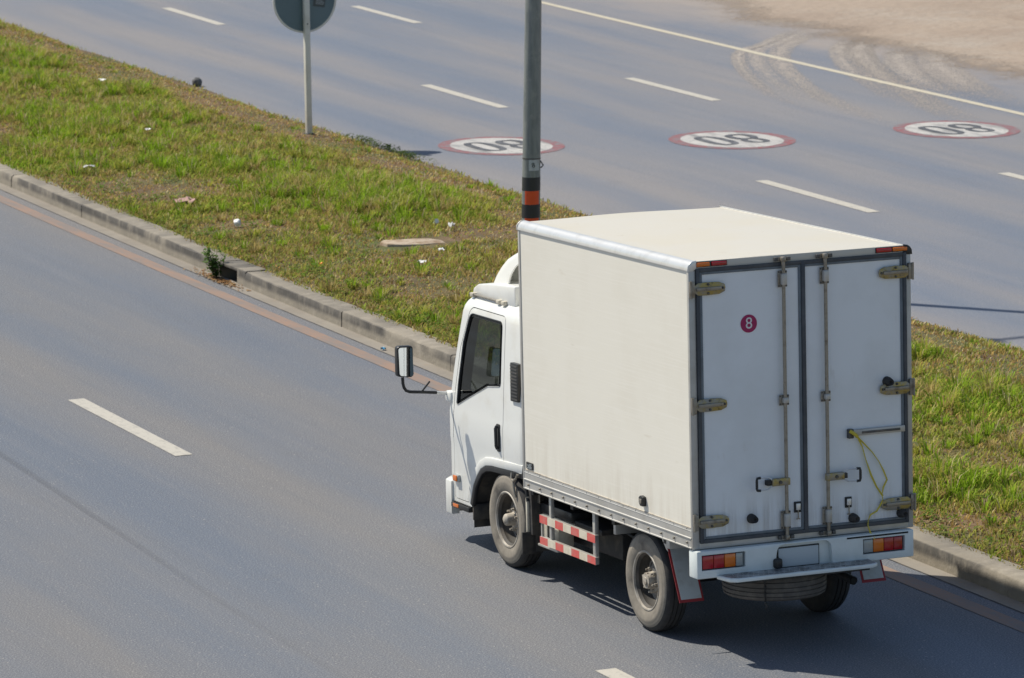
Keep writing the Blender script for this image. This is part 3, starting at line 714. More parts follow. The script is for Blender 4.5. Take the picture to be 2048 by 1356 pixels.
scrap('wrapper', Vector((2.90+bend(13.1), 13.2, .012)), .06, .05, 'litter_blue', 'small blue wrapper lying in the concrete gutter', 'litter', 15)
scrap('dry_leaf', gp(5.16, 31.36, .12), .11, .06, 'litter_yellow', 'yellow fallen leaf in the grass at far left', 'leaf', 16)
scrap('dry_leaf', gp(6.26, 27.06, .09), .09, .06, 'litter_yellow', 'yellow fallen leaf in the grass left of the sign post', 'leaf', 17)
sb = gp(5.28, 18.24)
MB().prism([(-.36, -.10), (-.22, -.19), (.02, -.21), (.20, -.15), (.31, -.17), (.34, .05), (.26, .20), (.05, .24), (-.18, .19), (-.30, .21), (-.39, .06)], 2, -.08, .012).obj('concrete_slab', 'slab', None, Matrix.Translation(sb) @ Matrix.Rotation(R(-4), 4, 'Z') @ Matrix.Rotation(R(2), 4, 'Y'), bevel=.012, label='flat pale concrete slab sunk in bare earth on the median', cat='slab')

# leafy plant in the gutter at the drain opening
wx, wy = 2.955+bend(18.36), 18.36
wp = thing('weed_plant', 'leafy green weed growing from the gutter at the drain opening', 'plant', (wx, wy, .01))
r = random.Random(5); stq = MB(); V = []; F = []
for k in range(16):
    a = r.uniform(0, 6.28); ln_ = r.uniform(.14, .36); sp_ = r.uniform(.04, .17)
    P = [Vector((wx+math.cos(a)*sp_*t**1.4-.05*t, wy+math.sin(a)*sp_*t**1.4+.05*t, .01+ln_*t)) for t in (0, .25, .5, .75, 1)]
    stq.tube(P, .004, 5, rs=[.005, .0045, .004, .003, .002])
    for j_ in range(24):
        t = r.uniform(.1, 1); c = P[0].lerp(P[-1], t)+Vector((r.uniform(-1, 1), r.uniform(-1, 1), r.uniform(-.6, .8)))*.034
        s = r.uniform(.022, .042); d = Vector((r.uniform(-1, 1), r.uniform(-1, 1), r.uniform(-.3, .6))).normalized(); sd = d.cross(Vector((r.uniform(-.3, .3), r.uniform(-.3, .3), 1))).normalized()*s*.5
        n0 = len(V); V += [c-d*s*.6, c+sd, c+d*s, c-sd]; F.append((n0, n0+1, n0+2, n0+3))
stq.obj('stems', 'bark', wp)
me = bpy.data.meshes.new('leaves'); me.from_pydata([tuple(v) for v in V], [], F); link('leaves', me, 'weed_leaf', wp)
# fallen leaves and silt gathered round it
V, F, C = [], [], []
for k in range(260):
    yy = 18.2+r.gauss(0, .35); xx = 2.93+r.gauss(0, .045)+bend(yy); s = r.uniform(.008, .02); a = r.uniform(0, 6.28); n0 = len(V)
    xx = min(xx, 3.01+bend(yy)); V += [(xx+s*math.cos(a+q_), yy+s*1.5*math.sin(a+q_), .012+r.random()*.012) for q_ in (0, 1.4, 3.0, 4.6)]
    F.append((n0, n0+1, n0+2, n0+3)); c = random.Random(k).choice([(.30, .16, .07), (.22, .12, .05), (.38, .25, .12)]); C += [(*c, 1)]*4
me = bpy.data.meshes.new('leaf_litter'); me.from_pydata(V, [], F); at = me.attributes.new('tint', 'FLOAT_COLOR', 'POINT'); at.data.foreach_set('color', np.array(C, np.float32).reshape(-1))
link('leaf_litter', me, 'grass_blades', kind='stuff', label='brown dead leaves gathered in the gutter by the weed', cat='leaves')

# ------------------------------------------------------------------ the truck
W, L, ZT, ZB, BE, GA = 1.817, 3.025, 2.923, .815, -.030, .005
TB = (W/2, 2.2, 0.)
truck = thing('box_truck', 'white light box truck driving away along the kerb, rear doors towards us', 'truck', TB)
Rx = Matrix.Rotation(BE, 4, 'X'); Ry = Matrix.Rotation(GA, 4, 'Y')
MT = Matrix.Translation((W/2, 0, ZB)) @ Ry @ Rx @ Matrix.Translation((-W/2, 0, -ZB))     # body sits a little nose-down on its springs
def part(b, name, m, smooth=None, bevel=0, parent=None, **kw):
    if parent is None: return b.obj(name, m, truck, MT, smooth=smooth, bevel=bevel, **kw)
    return b.obj(name, m, parent, None, smooth=smooth, bevel=bevel, **kw)
def pmesh(me, name, m, parent=None, **kw):
    return link(name, me, m, truck if parent is None else parent, MT if parent is None else None, **kw)

# --- cargo box
part(MB().box(.006, .045, .03, L-.012, .93, 2.88), 'side_panel', 'box_side', label='cream ribbed left side panel of the cargo box')
part(MB().box(W-.045, W-.006, .03, L-.012, .93, 2.88), 'side_panel', 'box_side')
part(MB().box(.045, W-.045, L-.05, L-.014, .83, 2.88), 'front_panel', 'box_side')
roof = MB()
vs, fs = [], []; K = 14
for j_ in range(9):
    yy = .012+(L-.024)*j_/8
    for k in range(K+1):
        t = k/K; vs.append((.055+(W-.11)*t, yy, 2.916+.010*math.sin(math.pi*t)+.002*math.sin(9*t+2*j_)))
for j_ in range(8):
    for k in range(K): fs.append((j_*(K+1)+k, j_*(K+1)+k+1, (j_+1)*(K+1)+k+1, (j_+1)*(K+1)+k))
roof.add(vs, fs); roof = part(roof, 'roof', 'box_roof', smooth=60)
part(MB().box(.05, W-.05, .012, L-.012, 2.86, 2.905), 'roof_core', 'box_roof')
part(MB().box(.05, W-.05, .02, L-.05, .83, .87), 'floor', 'chassis')
for s_ in (0, 1):
    X = (lambda x: x) if not s_ else (lambda x: W-x)
    rr_ = .068; prof = [(.062, 2.926), (.045, 2.9255), (.028, 2.920), (.012, 2.908), (.0, 2.892), (-.006, 2.875), (-.007, 2.858), (.004, 2.856), (.006, 2.87), (.062, 2.87)]
    b = MB(); b.prism([(X(p[0]), p[1]) for p in prof], 1, -.004, L+.004); part(b, 'roof_rail', 'aluminium_bright', smooth=50)
    b = MB(); b.prism([(X(p[0]), p[1]) for p in [(.062, 2.930), (.03, 2.926), (.008, 2.913), (-.008, 2.89), (-.012, 2.854), (.03, 2.854), (.062, 2.87)]], 1, -.008, .006)
    part(b, 'rail_end_cap', 'aluminium_bright' if not s_ else 'black_plastic', bevel=.002)
    b = MB(); b.prism([(X(p[0]), p[1]) for p in [(.062, 2.930), (.03, 2.926), (.008, 2.913), (-.008, 2.89), (-.010, 2.854), (.03, 2.854), (.062, 2.87)]], 1, L-.006, L+.01)
    part(b, 'rail_end_cap', 'aluminium', bevel=.002)
    sg_ = -1 if not s_ else 1
    a0, a1 = sorted((X(-.002), X(.04)))
    part(MB().box(a0, a1, L-.032, L+.003, ZB, 2.857), 'corner_post', 'aluminium', bevel=.006)
    # lower side rail: upper flange, bead, lower flange
    rail = part(MB().prism([(X(p[0]), p[1]) for p in [(.03, .817), (-.001, .817), (-.006, .820), (-.006, .826), (.001, .830), (.001, .886), (-.006, .890), (-.007, .897), (.0, .902), (.0, .945), (-.003, .949), (.0, .953), (.0015, .968), (.03, .968)]], 1, .02, L-.02), 'lower_rail', 'aluminium', smooth=30)
    b = MB()
    for k in range(14):
        yy = .09+k*.2175; b.lathe([(-.014, 0), (-.014, .006), (-.006, .009), (-.002, .010)], 'x', 8, (X(0)*1.0 if not s_ else 0, yy, .857)) if not s_ else b.lathe([(W+.014, 0), (W+.014, .006), (W+.002, .010)], 'x', 8, (0, yy, .857))
    part(b, 'bolts', 'steel', smooth=30, parent=rail, kind='stuff')
    b = MB()
    for k in range(14):
        yy = .10+k*.2175; b.lathe([(-.005, 0), (-.004, .004), (.001, .005)], 'x', 6, (0 if not s_ else W+.002, yy, .960))
    part(b, 'rivets', 'aluminium', parent=rail, kind='stuff')
part(MB().box(-.0005, .006, .03, L-.03, .968, .974), 'panel_sealant', 'hub')
lp_ = part(MB().box(-.003, .006, 2.835, 2.955, .985, 1.037), 'maker_plate', 'black_plastic')
b = MB()
for k, (a, c) in enumerate(((2.85, 2.94), (2.85, 2.92), (2.86, 2.94), (2.85, 2.90))): b.box(-.0042, -.0031, a, c, .992+k*.010, .997+k*.010)
part(b, 'plate_print', 'decal_pale', parent=lp_)
ct = part(MB().prism(rounded([(.79, 1.015), (.84, 1.015), (.86, 1.04), (.86, 1.075), (.84, 1.092), (.79, 1.085)], .008), 0, -.025, .006), 'side_catch', 'black_plastic', bevel=.003)
part(MB().box(-.032, -.025, .803, .84, 1.035, 1.07), 'latch', 'steel', bevel=.003, parent=ct)

# --- rear frame, doors
fr = MB(); fr.box(-.001, .054, -.002, .032, ZB, 2.857); part(fr, 'rear_post', 'aluminium', bevel=.005)
fr = MB(); fr.box(W-.045, W+.001, -.002, .032, ZB, 2.857); part(fr, 'rear_post', 'aluminium', bevel=.005)
part(MB().box(.052, W-.043, -.001, .035, 2.868, 2.924), 'rear_header', 'box_roof', bevel=.003)
part(MB().box(.052, W-.043, -.001, .035, ZB, .866), 'rear_sill', 'aluminium', bevel=.003)
for x0, x1, m in ((.062, .168, 'lens_amber'), (.183, .305, 'lens_red'), (1.530, 1.655, 'lens_red'), (1.665, 1.785, 'lens_amber')):
    mk = part(MB().box(x0, x1, -.016, -.001, 2.884, 2.913), 'marker_lamp', m, bevel=.006)
    part(MB().box(x0-.006, x1+.006, -.004, -.0005, 2.879, 2.918), 'lamp_base', 'black_plastic', parent=mk)
def strips(door, x0, x1, z0, z1, wl, wr, wt, wb, y, th, m, name):
    for a in ((x0, x0+wl, z0, z1), (x1-wr, x1, z0, z1), (x0+wl, x1-wr, z1-wt, z1), (x0+wl, x1-wr, z0, z0+wb)):
        if a[1]-a[0] > .002 and a[3]-a[2] > .002: part(MB().box(a[0], a[1], y, y+th, a[2], a[3]), name, m, bevel=.004, parent=door)
doors = []
for x0, x1, wl, wr in ((.056, .918, .028, .0), (.918, 1.775, .0, .028)):
    d = part(MB().box(x0+.01, x1-.004, .0, .04, .872, 2.866), 'rear_door', 'door_panel', label='pale left rear door with the round number sticker' if x0 < .5 else 'pale right rear door with the yellow strap'); doors.append(d)
    strips(d, x0, x1, .856, 2.872, wl, wr, .028, .028, -.016, .018, 'gasket', 'door_seal')
    strips(d, x0+wl, x1-wr, .884, 2.844, .022 if wl else 0, .022 if wr else 0, .02, .02, -.009, .011, 'gasket_lip', 'seal_lip')
part(MB().box(.905, .938, -.018, .002, .858, 2.871), 'door_seal', 'gasket', bevel=.005, parent=doors[0])
part(MB().box(.884, .905, -.010, .002, .886, 2.843), 'seal_lip', 'gasket_lip', bevel=.004, parent=doors[0])
def hinge(door, x, z, s):
    X = lambda d: x+s*d
    b = MB(); pts = [(X(.03), z-.045), (X(.10), z-.048), (X(.20), z-.044), (X(.245), z-.026), (X(.250), z), (X(.245), z+.026), (X(.20), z+.044), (X(.10), z+.048), (X(.03), z+.045), (X(-.0), z+.025), (X(.0), z-.025)]
    h = part(b.prism(pts, 1, -.026, -.017), 'hinge', 'zinc', bevel=.003)
    a0, a1 = sorted((X(.01), X(.215))); part(MB().box(a0, a1, -.040, -.026, z-.014, z+.014), 'hinge_rib', 'steel', bevel=.006, parent=h)
    a0, a1 = sorted((X(-.035), X(.004))); kn = MB(); kn.box(a0, a1, -.030, -.003, z-.060, z+.060)
    part(kn, 'hinge_knuckle', 'steel', bevel=.006, parent=h)
    a0, a1 = sorted((X(-.040), X(-.02))); part(MB().tube([((a0+a1)/2, -.030, z-.064), ((a0+a1)/2, -.030, z+.064)], .009, 10), 'hinge_pin', 'steel', smooth=40, parent=h)
    b = MB()
    for dx, dz in ((.11, .033), (.11, -.033), (.228, 0)): b.lathe([(-.036, 0), (-.036, .008), (-.026, .010)], 'y', 8, (X(dx), 0, z+dz))
    part(b, 'hinge_bolts', 'steel_dark', parent=h, kind='stuff')
for z in (2.722, 1.872, 1.015): hinge(doors[0], .035, z, 1)
for z in (2.732, 1.870, 1.008): hinge(doors[1], W-.028, z, -1)
def rodset(x, s):
    rod = part(MB().tube([(x, -.040, .835), (x, -.040, 2.895)], .0135, 14), 'lock_rod', 'steel', smooth=40)
    def br(z0, z1, wd, name):
        pl = part(MB().box(x-wd, x+wd, -.022, -.017, z0, z1), name, 'steel', bevel=.003)
        part(MB().box(x-.022, x+.022, -.062, -.022, z0+.018, z1-.018), 'bracket_clamp', 'aluminium', bevel=.010, parent=pl)
        b = MB()
        for dx in (-wd+.008, wd-.008):
            for zz in (z0+.01, z1-.01): b.lathe([(-.028, 0), (-.028, .006), (-.021, .007)], 'y', 7, (x+dx, 0, zz))
        part(b, 'bracket_bolts', 'steel_dark', parent=pl, kind='stuff')
    br(2.690, 2.812, .038, 'rod_bracket'); br(.905, 1.040, .040, 'rod_bracket'); br(1.820, 1.898, .040, 'rod_bracket')
    for z in (2.895, .843):
        k = part(MB().box(x-.062, x+.066, -.014, -.002, z-.014, z+.014), 'rod_keeper', 'steel', bevel=.003)
        part(MB().box(x-.016, x+.016, -.058, -.014, z-.018, z+.018), 'cam', 'steel', bevel=.006, parent=k)
        for dx in (-.05, .052): part(MB().box(x+dx-.014, x+dx+.014, -.030, -.012, z-.014, z+.014), 'keeper_jaw', 'steel_dark', bevel=.004, parent=k)
    z = 1.262
    a0, a1 = sorted((x+s*-.02, x+s*.125))
    h = part(MB().box(a0, a1, -.066, -.030, z-.026, z+.028), 'door_handle', 'zinc', bevel=.004)
    xo = x+s*.255; xi = x+s*.115
    wire = [(xi, -.05, z+.018), (x+s*.16, -.06, z+.044), (xo, -.066, z+.046)]
    wire2 = [(xi, -.05, z-.018), (x+s*.16, -.06, z-.044), (xo, -.066, z-.046)]
    b = MB(); b.tube(wire, .0055, 8); b.tube(wire2, .0055, 8); part(b, 'handle_wire', 'aluminium_bright', smooth=40, parent=h)
    part(MB().tube([(xo-s*.03, -.066, z+.047), (xo-s*.004, -.066, z+.045), (xo, -.066, z+.03), (xo, -.066, z-.03), (xo-s*.004, -.066, z-.045), (xo-s*.03, -.066, z-.047)], .010, 10), 'grip', 'black_plastic', smooth=40, parent=h)
    part(MB().lathe([(-.075, 0), (-.075, .012), (-.064, .014)], 'y', 10, (x+s*.06, 0, z)), 'handle_bolt', 'steel_dark', parent=h)
    part(MB().box(*sorted((x+s*.115, x+s*.160)), -.050, -.002, z-.022, z+.018), 'handle_catch', 'chassis', bevel=.005, parent=h)
rodset(.748, -1); rodset(1.090, 1)
for x, z in ((.474, 1.005), (1.309, .932), (1.606, 1.926), (1.711, .932)):
    part(MB().lathe([(-.002, .036), (-.03, .034), (-.075, .024), (-.080, .018), (-.074, .012), (-.06, 0)], 'y', 20, (x, 0, z)), 'door_stop', 'rubber', smooth=40)
for x, z in ((.853, 1.055), (1.273, 1.052)):
    c = part(MB().box(x-.028, x+.028, -.010, -.001, z-.040, z+.040), 'small_catch', 'chassis', bevel=.003)
    part(MB().box(x-.017, x+.017, -.024, -.010, z-.020, z+.028), 'catch_plate', 'aluminium_bright', bevel=.003, parent=c)
    part(MB().tube([(x, -.016, z-.015), (x, -.018, z-.085)], .005, 8), 'catch_pin', 'steel', parent=c)
    part(MB().box(x-.014, x+.014, -.022, -.014, z-.090, z-.082), 'pin_foot', 'steel', parent=c)
hb = part(MB().box(1.285, 1.742, -.030, -.001, 1.543, 1.590), 'door_holdback', 'aluminium', bevel=.005)
part(MB().box(1.38, 1.70, -.034, -.0295, 1.557, 1.575), 'holdback_shade', 'steel_dark', bevel=.002, parent=hb)  # raised dark strip, shade of an uncut groove put into its colour
part(MB().box(1.268, 1.312, -.038, -.001, 1.528, 1.598), 'holdback_bracket', 'steel_dark', bevel=.006, parent=hb)
def ribbon(b, pts, w_, th=.0025):
    P = [Vector(p) for p in pts]; vs = []; fs = []
    for i_, p in enumerate(P):
        d = (P[min(i_+1, len(P)-1)]-P[max(i_-1, 0)]).normalized(); s = d.cross(Vector((0, 1, 0))).normalized()*w_/2; s = Matrix.Rotation(.8*math.sin(i_*1.3), 3, d) @ s
        for o_ in (s-Vector((0, th, 0)), -s-Vector((0, th, 0)), -s+Vector((0, th, 0)), s+Vector((0, th, 0))): vs.append(p+o_)
        if i_:
            for k in range(4): fs.append((4*i_-4+k, 4*i_-4+(k+1) % 4, 4*i_+(k+1) % 4, 4*i_+k))
    return b.add(vs, fs)
b = MB()
ribbon(b, [(1.30, -.045, 1.563), (1.335, -.04, 1.548), (1.365, -.025, 1.50), (1.388, -.02, 1.455), (1.415, -.02, 1.36), (1.459, -.02, 1.237), (1.50, -.022, 1.15), (1.552, -.022, 1.075)], .013)
ribbon(b, [(1.31, -.045, 1.56), (1.345, -.03, 1.535), (1.40, -.02, 1.482), (1.47, -.02, 1.41), (1.523, -.022, 1.336), (1.56, -.022, 1.265), (1.588, -.024, 1.195), (1.556, -.024, 1.14), (1.545, -.024, 1.085), (1.552, -.024, 1.05), (1.53, -.024, 1.01), (1.498, -.024, .966), (1.445, -.026, .945), (1.425, -.028, .905), (1.421, -.030, .866), (1.435, -.04, .815), (1.462, -.055, .765)], .011)
b.tube([(1.272, -.045, 1.588), (1.29, -.055, 1.575), (1.315, -.058, 1.556), (1.33, -.05, 1.542)], .013, 8)
strap = b.obj('yellow_strap', 'rope', None, MT, label='thin yellow plastic strap tied to the holdback on the right rear door', cat='strap')
# number sticker
cz, cx = 2.440, .4795
sd_ = MB(); sd_.lathe([(-.0035, 0), (-.0035, .066), (0, .066)], 'y', 48, (cx, 0, cz)); sd_ = part(sd_, 'number_sticker', 'sticker_magenta')
tm = text_mesh('8', .118); tm.transform(Matrix.Translation((cx, -.0052, cz)) @ Matrix.Rotation(R(90), 4, 'X') @ Matrix.Diagonal((1.0, 1.0, 1, 1)))
pmesh(tm, 'digit_eight', 'sticker_white', sd_)

# --- rear bumper with lamps, plate and step
bump = MB().box(.004, 1.792, -.055, .085, .603, .809).mesh('bumper', None, .012, 2)
def cutbox(me, x0, x1, y0, y1, z0, z1): return boolean(me, MB().box(x0, x1, y0, y1, z0, z1).mesh('c'), 'DIFFERENCE')
bump = cutbox(bump, .042, .396, -.2, -.012, .664, .778); bump = cutbox(bump, 1.366, 1.715, -.2, -.012, .658, .772)
bump = boolean(bump, MB().prism(rounded([(.628, .55), (1.118, .55), (1.100, .798), (.660, .798)], [0, 0, .07, .07], 8), 1, -.2, -.008).mesh('c'), 'DIFFERENCE')
shade(bump, 35); bumper = pmesh(bump, 'rear_bumper', 'bumper_paint')
part(MB().box(1.232, 1.743, -.057, -.050, .785, .797), 'slot_shade', 'hole_shade', parent=bumper)  # proud dark bar painted as the shade of a groove that isn't cut
for x0, seq, z0 in ((.050, (('lens_red', .092), ('lens_red', .088), ('lens_amber', .092), ('lens_clear', .058)), .669), (1.374, (('lens_clear', .080), ('lens_amber', .090), ('lens_red', .082), ('lens_red', .074)), .664)):
    lo = part(MB().box(x0-.004, x0+.334, -.036, -.010, z0-.003, z0+.107), 'tail_lamp', 'black_plastic', bevel=.004)
    x = x0
    for m, wd_ in seq:
        part(MB().box(x+.002, x+wd_-.001, -.048, -.034, z0+.003, z0+.101), 'lamp_lens', m, bevel=.006, parent=lo); x += wd_
pl = part(MB().box(.682, 1.012, -.026, -.018, .622, .762), 'number_plate', 'plate', bevel=.004)
part(MB().box(.674, 1.020, -.0185, -.006, .614, .770), 'plate_frame', 'black_plastic', parent=pl)
part(MB().box(.622, .690, -.085, -.01, .628, .700), 'plate_lamp', 'black_plastic', bevel=.016)
stp = [( .235, -.250), (1.345, -.250), (1.400, -.215), (1.420, -.05), (.16, -.05), (.185, -.215)]
stepb = MB().prism(stp, 2, .592, .622); stepo = part(stepb, 'rear_step', 'bumper_paint', bevel=.008)
b = MB(); b.prism([(.255, -.236), (1.335, -.236), (1.385, -.208), (1.400, -.06), (.18, -.06), (.205, -.208)], 2, .6215, .6245); tread = part(b, 'step_tread', 'checker', parent=stepo)
b = MB()
for i_ in range(26):
    for j_ in range(4):
        x = .25+i_*.042+(.021 if j_ % 2 else 0); y = -.222+j_*.042; a = R(45 if (i_+j_) % 2 else -45); c_, s_ = math.cos(a), math.sin(a)
        b.add([(x+c_*.014, y+s_*.014, .6247), (x-s_*.004, y+c_*.004, .6268), (x-c_*.014, y-s_*.014, .6247), (x+s_*.004, y-c_*.004, .6268)], [(0, 1, 2, 3)])
part(b, 'tread_bars', 'aluminium_bright', parent=stepo, kind='stuff')
part(MB().box(.24, 1.34, -.205, -.06, .572, .592), 'step_beam', 'chassis', parent=stepo)

# --- wheels
WR = .385
def wheel_meshes(front):
    t = MB()        # tread band, grooved, and inner wall
    pr = [(.016, .350), (.024, .368), (.040, .381), (.062, .3845), (.064, .375), (.070, .375), (.072, .385), (.098, .3855), (.100, .375), (.106, .375), (.108, .3855), (.134, .385), (.136, .375), (.142, .375), (.144, .3845), (.168, .381), (.184, .366), (.196, .33), (.198, .29), (.185, .23), (.17, .21)]
    t.lathe(pr, 'x', 72); T = t.mesh('tyre_tread', 35)
    s = MB(); s.lathe([(.030, .212), (.020, .222), (.012, .235), (.006, .262), (.000, .292), (.0012, .312), (.0045, .318), (.005, .332), (.010, .342), (.016, .350)], 'x', 72); Sw = s.mesh('tyre_sidewall', 40)
    fl_ = MB(); fl_.lathe([(.034, .226), (.016, .229), (.010, .223), (.012, .214), (.026, .209)], 'x', 56); Fl = fl_.mesh('rim_flange', 40)
    ba_ = MB(); ba_.lathe([(.026, .209), (.040, .200), (.048, .194), (.052, .196), (.075, .192), (.10, .186), (.120, .178)], 'x', 56); Ba = ba_.mesh('rim_barrel', 40)
    r_ = MB(); r_.lathe([(.120, .178), (.126, .165), (.118, .150), (.104, .128), (.092, .108), (.090, .095), (.090, .0)], 'x', 56)
    Rm = r_.mesh('wheel', 40)
    h = MB()
    if front:
        h.lathe([(.090, .075), (.074, .074), (.070, .055), (.045, .050), (.005, .048), (-.002, .044), (-.012, .030), (-.018, .012), (-.018, 0)], 'x', 28)
        nut_r, nx0 = .085, .062
    else:
        h.lathe([(.090, .098), (.072, .096), (.068, .070), (.050, .066), (.028, .064), (.026, .058), (.012, .056), (.010, .030), (.002, .028), (.002, 0)], 'x', 28)
        nut_r, nx0 = .084, .045
        for k in range(8):
            a = 2*math.pi*k/8; h.lathe([(.030, 0), (.018, 0), (.018, .007), (.028, .008)], 'x', 6, (0, .056*math.cos(a), .056*math.sin(a)))
    for k in range(6):
        a = 2*math.pi*k/6+.3; h.lathe([(nx0-.02, 0), (nx0-.02, .008), (nx0, .009), (nx0, .015), (.092, .016)], 'x', 6, (0, nut_r*math.cos(a), nut_r*math.sin(a)))
    H = h.mesh('hub', 35)
    vh = MB()  # flat dark ovals: shade of open hand holes painted on the disc
    for k in range(5):
        a = 2*math.pi*k/5+.9; cc = Vector((0, math.cos(a), math.sin(a))); tt = Vector((0, -math.sin(a), math.cos(a))); vs = []
        for j_ in range(14):
            q = 2*math.pi*j_/14; rr = .146+.016*math.cos(q); p = cc*rr+tt*.030*math.sin(q); vs.append((.1145+(rr-.146)*.62-.003, p.y, p.z))
        vh.add(vs, [tuple(range(14))])
    Vh = vh.mesh('vent_shade')
    b = MB(); b.lathe([(.13, .17), (.20, .17), (.20, 0)], 'x', 32); Bk = b.mesh('brake_drum', 40)
    return T, Sw, Rm, H, Vh, Bk, Fl, Ba
WF, WB = wheel_meshes(True), wheel_meshes(False)
def put_wheel(ms, x, y, right, lab=None, spin=0):
    M = Matrix.Translation((x, y, WR)) @ (Matrix.Rotation(math.pi, 4, 'Z') if right else Matrix()) @ Matrix.Rotation(spin, 4, 'X')
    wh = link('wheel', ms[2], 'rim', truck, M, label=lab)
    link('tyre', ms[0], 'tyre_tread', wh); link('tyre_sidewall', ms[1], 'tyre_wall', wh); link('hub', ms[3], 'hub', wh); link('vent_shade', ms[4], 'hole_shade', wh, kind='stuff'); link('brake_drum', ms[5], 'chassis', wh); link('rim_flange', ms[6], 'rim_edge', wh); link('rim_barrel', ms[7], 'rim_dark', wh)
put_wheel(WF, .045, 3.484, False, 'dusty front left wheel with protruding hub', .4); put_wheel(WB, .073, .987, False, 'dusty rear left wheel with bolted hub', 1.0)
put_wheel(WF, W-.045, 3.484, True, spin=.2); put_wheel(WB, 1.650, .987, True, spin=.7)
# spare wheel slung flat under the tail
sp_ = MB(); sp_.lathe([(z-.10, r_) for z, r_ in ((.17, .21), (.19, .26), (.196, .31), (.190, .345), (.178, .372), (.160, .381), (.152, .383), (.150, .373), (.145, .373), (.143, .385), (.112, .386), (.110, .375), (.105, .375), (.103, .386), (.080, .386), (.078, .375), (.073, .375), (.071, .386), (.046, .384), (.044, .374), (.039, .374), (.037, .383), (.022, .378), (.010, .360), (.003, .33), (.0, .29), (.012, .24), (.03, .21))], 'z', 72)
spare = link('spare_wheel', sp_.mesh('spare_wheel', 35), 'spare_tread', truck, MT @ Matrix.Translation((.765, .215, .485)), label='worn spare wheel hung flat under the rear step')
q = MB(); q.lathe([(.04, .21), (.02, .19), (.0, .15), (-.01, .05), (-.01, 0)], 'z', 40); q.obj('spare_rim', 'rim', spare, smooth=40)
q = MB()                                            # hanging chain and hook over its rear edge
for k in range(8): q.tube([(-.235, -.312-(.004 if k % 2 else 0), .10-k*.024), (-.235, -.312, .078-k*.024)], .008 if k % 2 else .005, 6)
q.tube([(-.235, -.315, -.10), (-.225, -.325, -.12), (-.24, -.328, -.14)], .009, 6); q.obj('chain', 'chassis', spare, smooth=40)

# --- chassis
for x in (.50, 1.245): part(MB().box(x, x+.07, -.04, 4.3, .60, .80), 'chassis_rail', 'chassis', bevel=.008)
b = MB()
for y in (.05, .6, 1.35, 2.1, 2.9, 3.8): b.box(.57, 1.245, y, y+.06, .63, .76)
for y in (.12, .55, 1.45, 2.2, 2.95): b.box(.05, W-.05, y, y+.05, .765, .83)
part(b, 'cross_members', 'chassis')
def wpart(b, name, m, **kw): return b.obj(name, m, truck, Matrix(), **kw)
b = MB(); b.tube([(.25, .987, .385), (1.5, .987, .385)], .055, 14); b.lathe([(-.16, .05), (-.12, .11), (0, .155), (.12, .11), (.17, .05)], 'y', 20, (.87, .987, .40)); wpart(b, 'rear_axle', 'chassis', smooth=40)
wpart(MB().tube([(.2, 3.484, .36), (1.6, 3.484, .36)], .05, 10), 'front_axle', 'chassis', smooth=40)
wpart(MB().tube([(.87, 1.1, .42), (.87, 2.9, .56)], .045, 12), 'drive_shaft', 'chassis', smooth=40)
for x in (.40, 1.33):
    b = MB()
    for k in range(5):
        h_ = .55-.08*k; yc_ = .987; n_ = 8
        for i_ in range(n_):
            y0_, y1_ = yc_-h_+2*h_*i_/n_, yc_-h_+2*h_*(i_+1)/n_; z = lambda y: .46+.16*((y-yc_)/.55)**2-.016*k
            b.add([(x, y0_, z(y0_)), (x+.07, y0_, z(y0_)), (x+.07, y1_, z(y1_)), (x, y1_, z(y1_)), (x, y0_, z(y0_)+.013), (x+.07, y0_, z(y0_)+.013), (x+.07, y1_, z(y1_)+.013), (x, y1_, z(y1_)+.013)], [(0, 3, 2, 1), (4, 5, 6, 7), (0, 1, 5, 4), (1, 2, 6, 5), (2, 3, 7, 6), (3, 0, 4, 7)])
    wpart(b, 'leaf_spring', 'chassis')
part(MB().box(.66, 1.15, 2.55, 3.6, .42, .80), 'gearbox', 'chassis', bevel=.05)
part(MB().tube([(1.12, 3.0, .48), (1.12, 1.7, .46), (1.30, 1.3, .52), (1.32, .6, .55), (1.325, .3, .47), (1.345, .06, .445)], .033, 14, caps=False), 'exhaust_pipe', 'steel_dark', smooth=40)
part(MB().tube([(1.344, .20, .456), (1.345, .058, .444)], .029, 14), 'bore_shade', 'hole_shade')  # black plug, the shade inside the pipe end put into its colour
part(MB().tube([(1.12, 1.75, .46), (1.12, 2.5, .47)], .10, 18), 'silencer', 'chassis', smooth=40)
part(MB().tube([(1.50, 1.75, .58), (1.50, 2.65, .58)], .17, 20), 'fuel_tank', 'chassis', smooth=40)
bx_ = part(MB().box(.13, .48, 2.42, 3.08, .615, .70), 'battery_box', 'black_plastic', bevel=.018)
part(MB().box(.145, .47, 2.44, 3.06, .555, .612), 'battery_case', 'cream_plastic', bevel=.01, parent=bx_)
part(MB().box(.15, .48, 1.9, 2.40, .60, .64), 'battery_tray', 'chassis', bevel=.005, parent=bx_)
part(MB().box(.11, .12, 2.97, 3.02, .69, .77), 'lifting_eye', 'steel', bevel=.004, parent=bx_)
part(MB().box(.30, .50, 1.85, 3.05, .40, .60), 'equipment_tray', 'chassis', bevel=.01)
for y0, y1 in ((2.80, 2.93), (2.60, 2.765)): part(MB().box(.10, .24, y0, y1, .385, .575), 'cream_tank', 'cream_plastic', bevel=.02)
part(MB().box(.09, .105, 2.772, 2.79, .375, .60), 'tank_strap', 'steel_dark')
part(MB().box(.08, .25, 2.58, 2.95, .365, .383), 'tank_bracket', 'aluminium', bevel=.003)
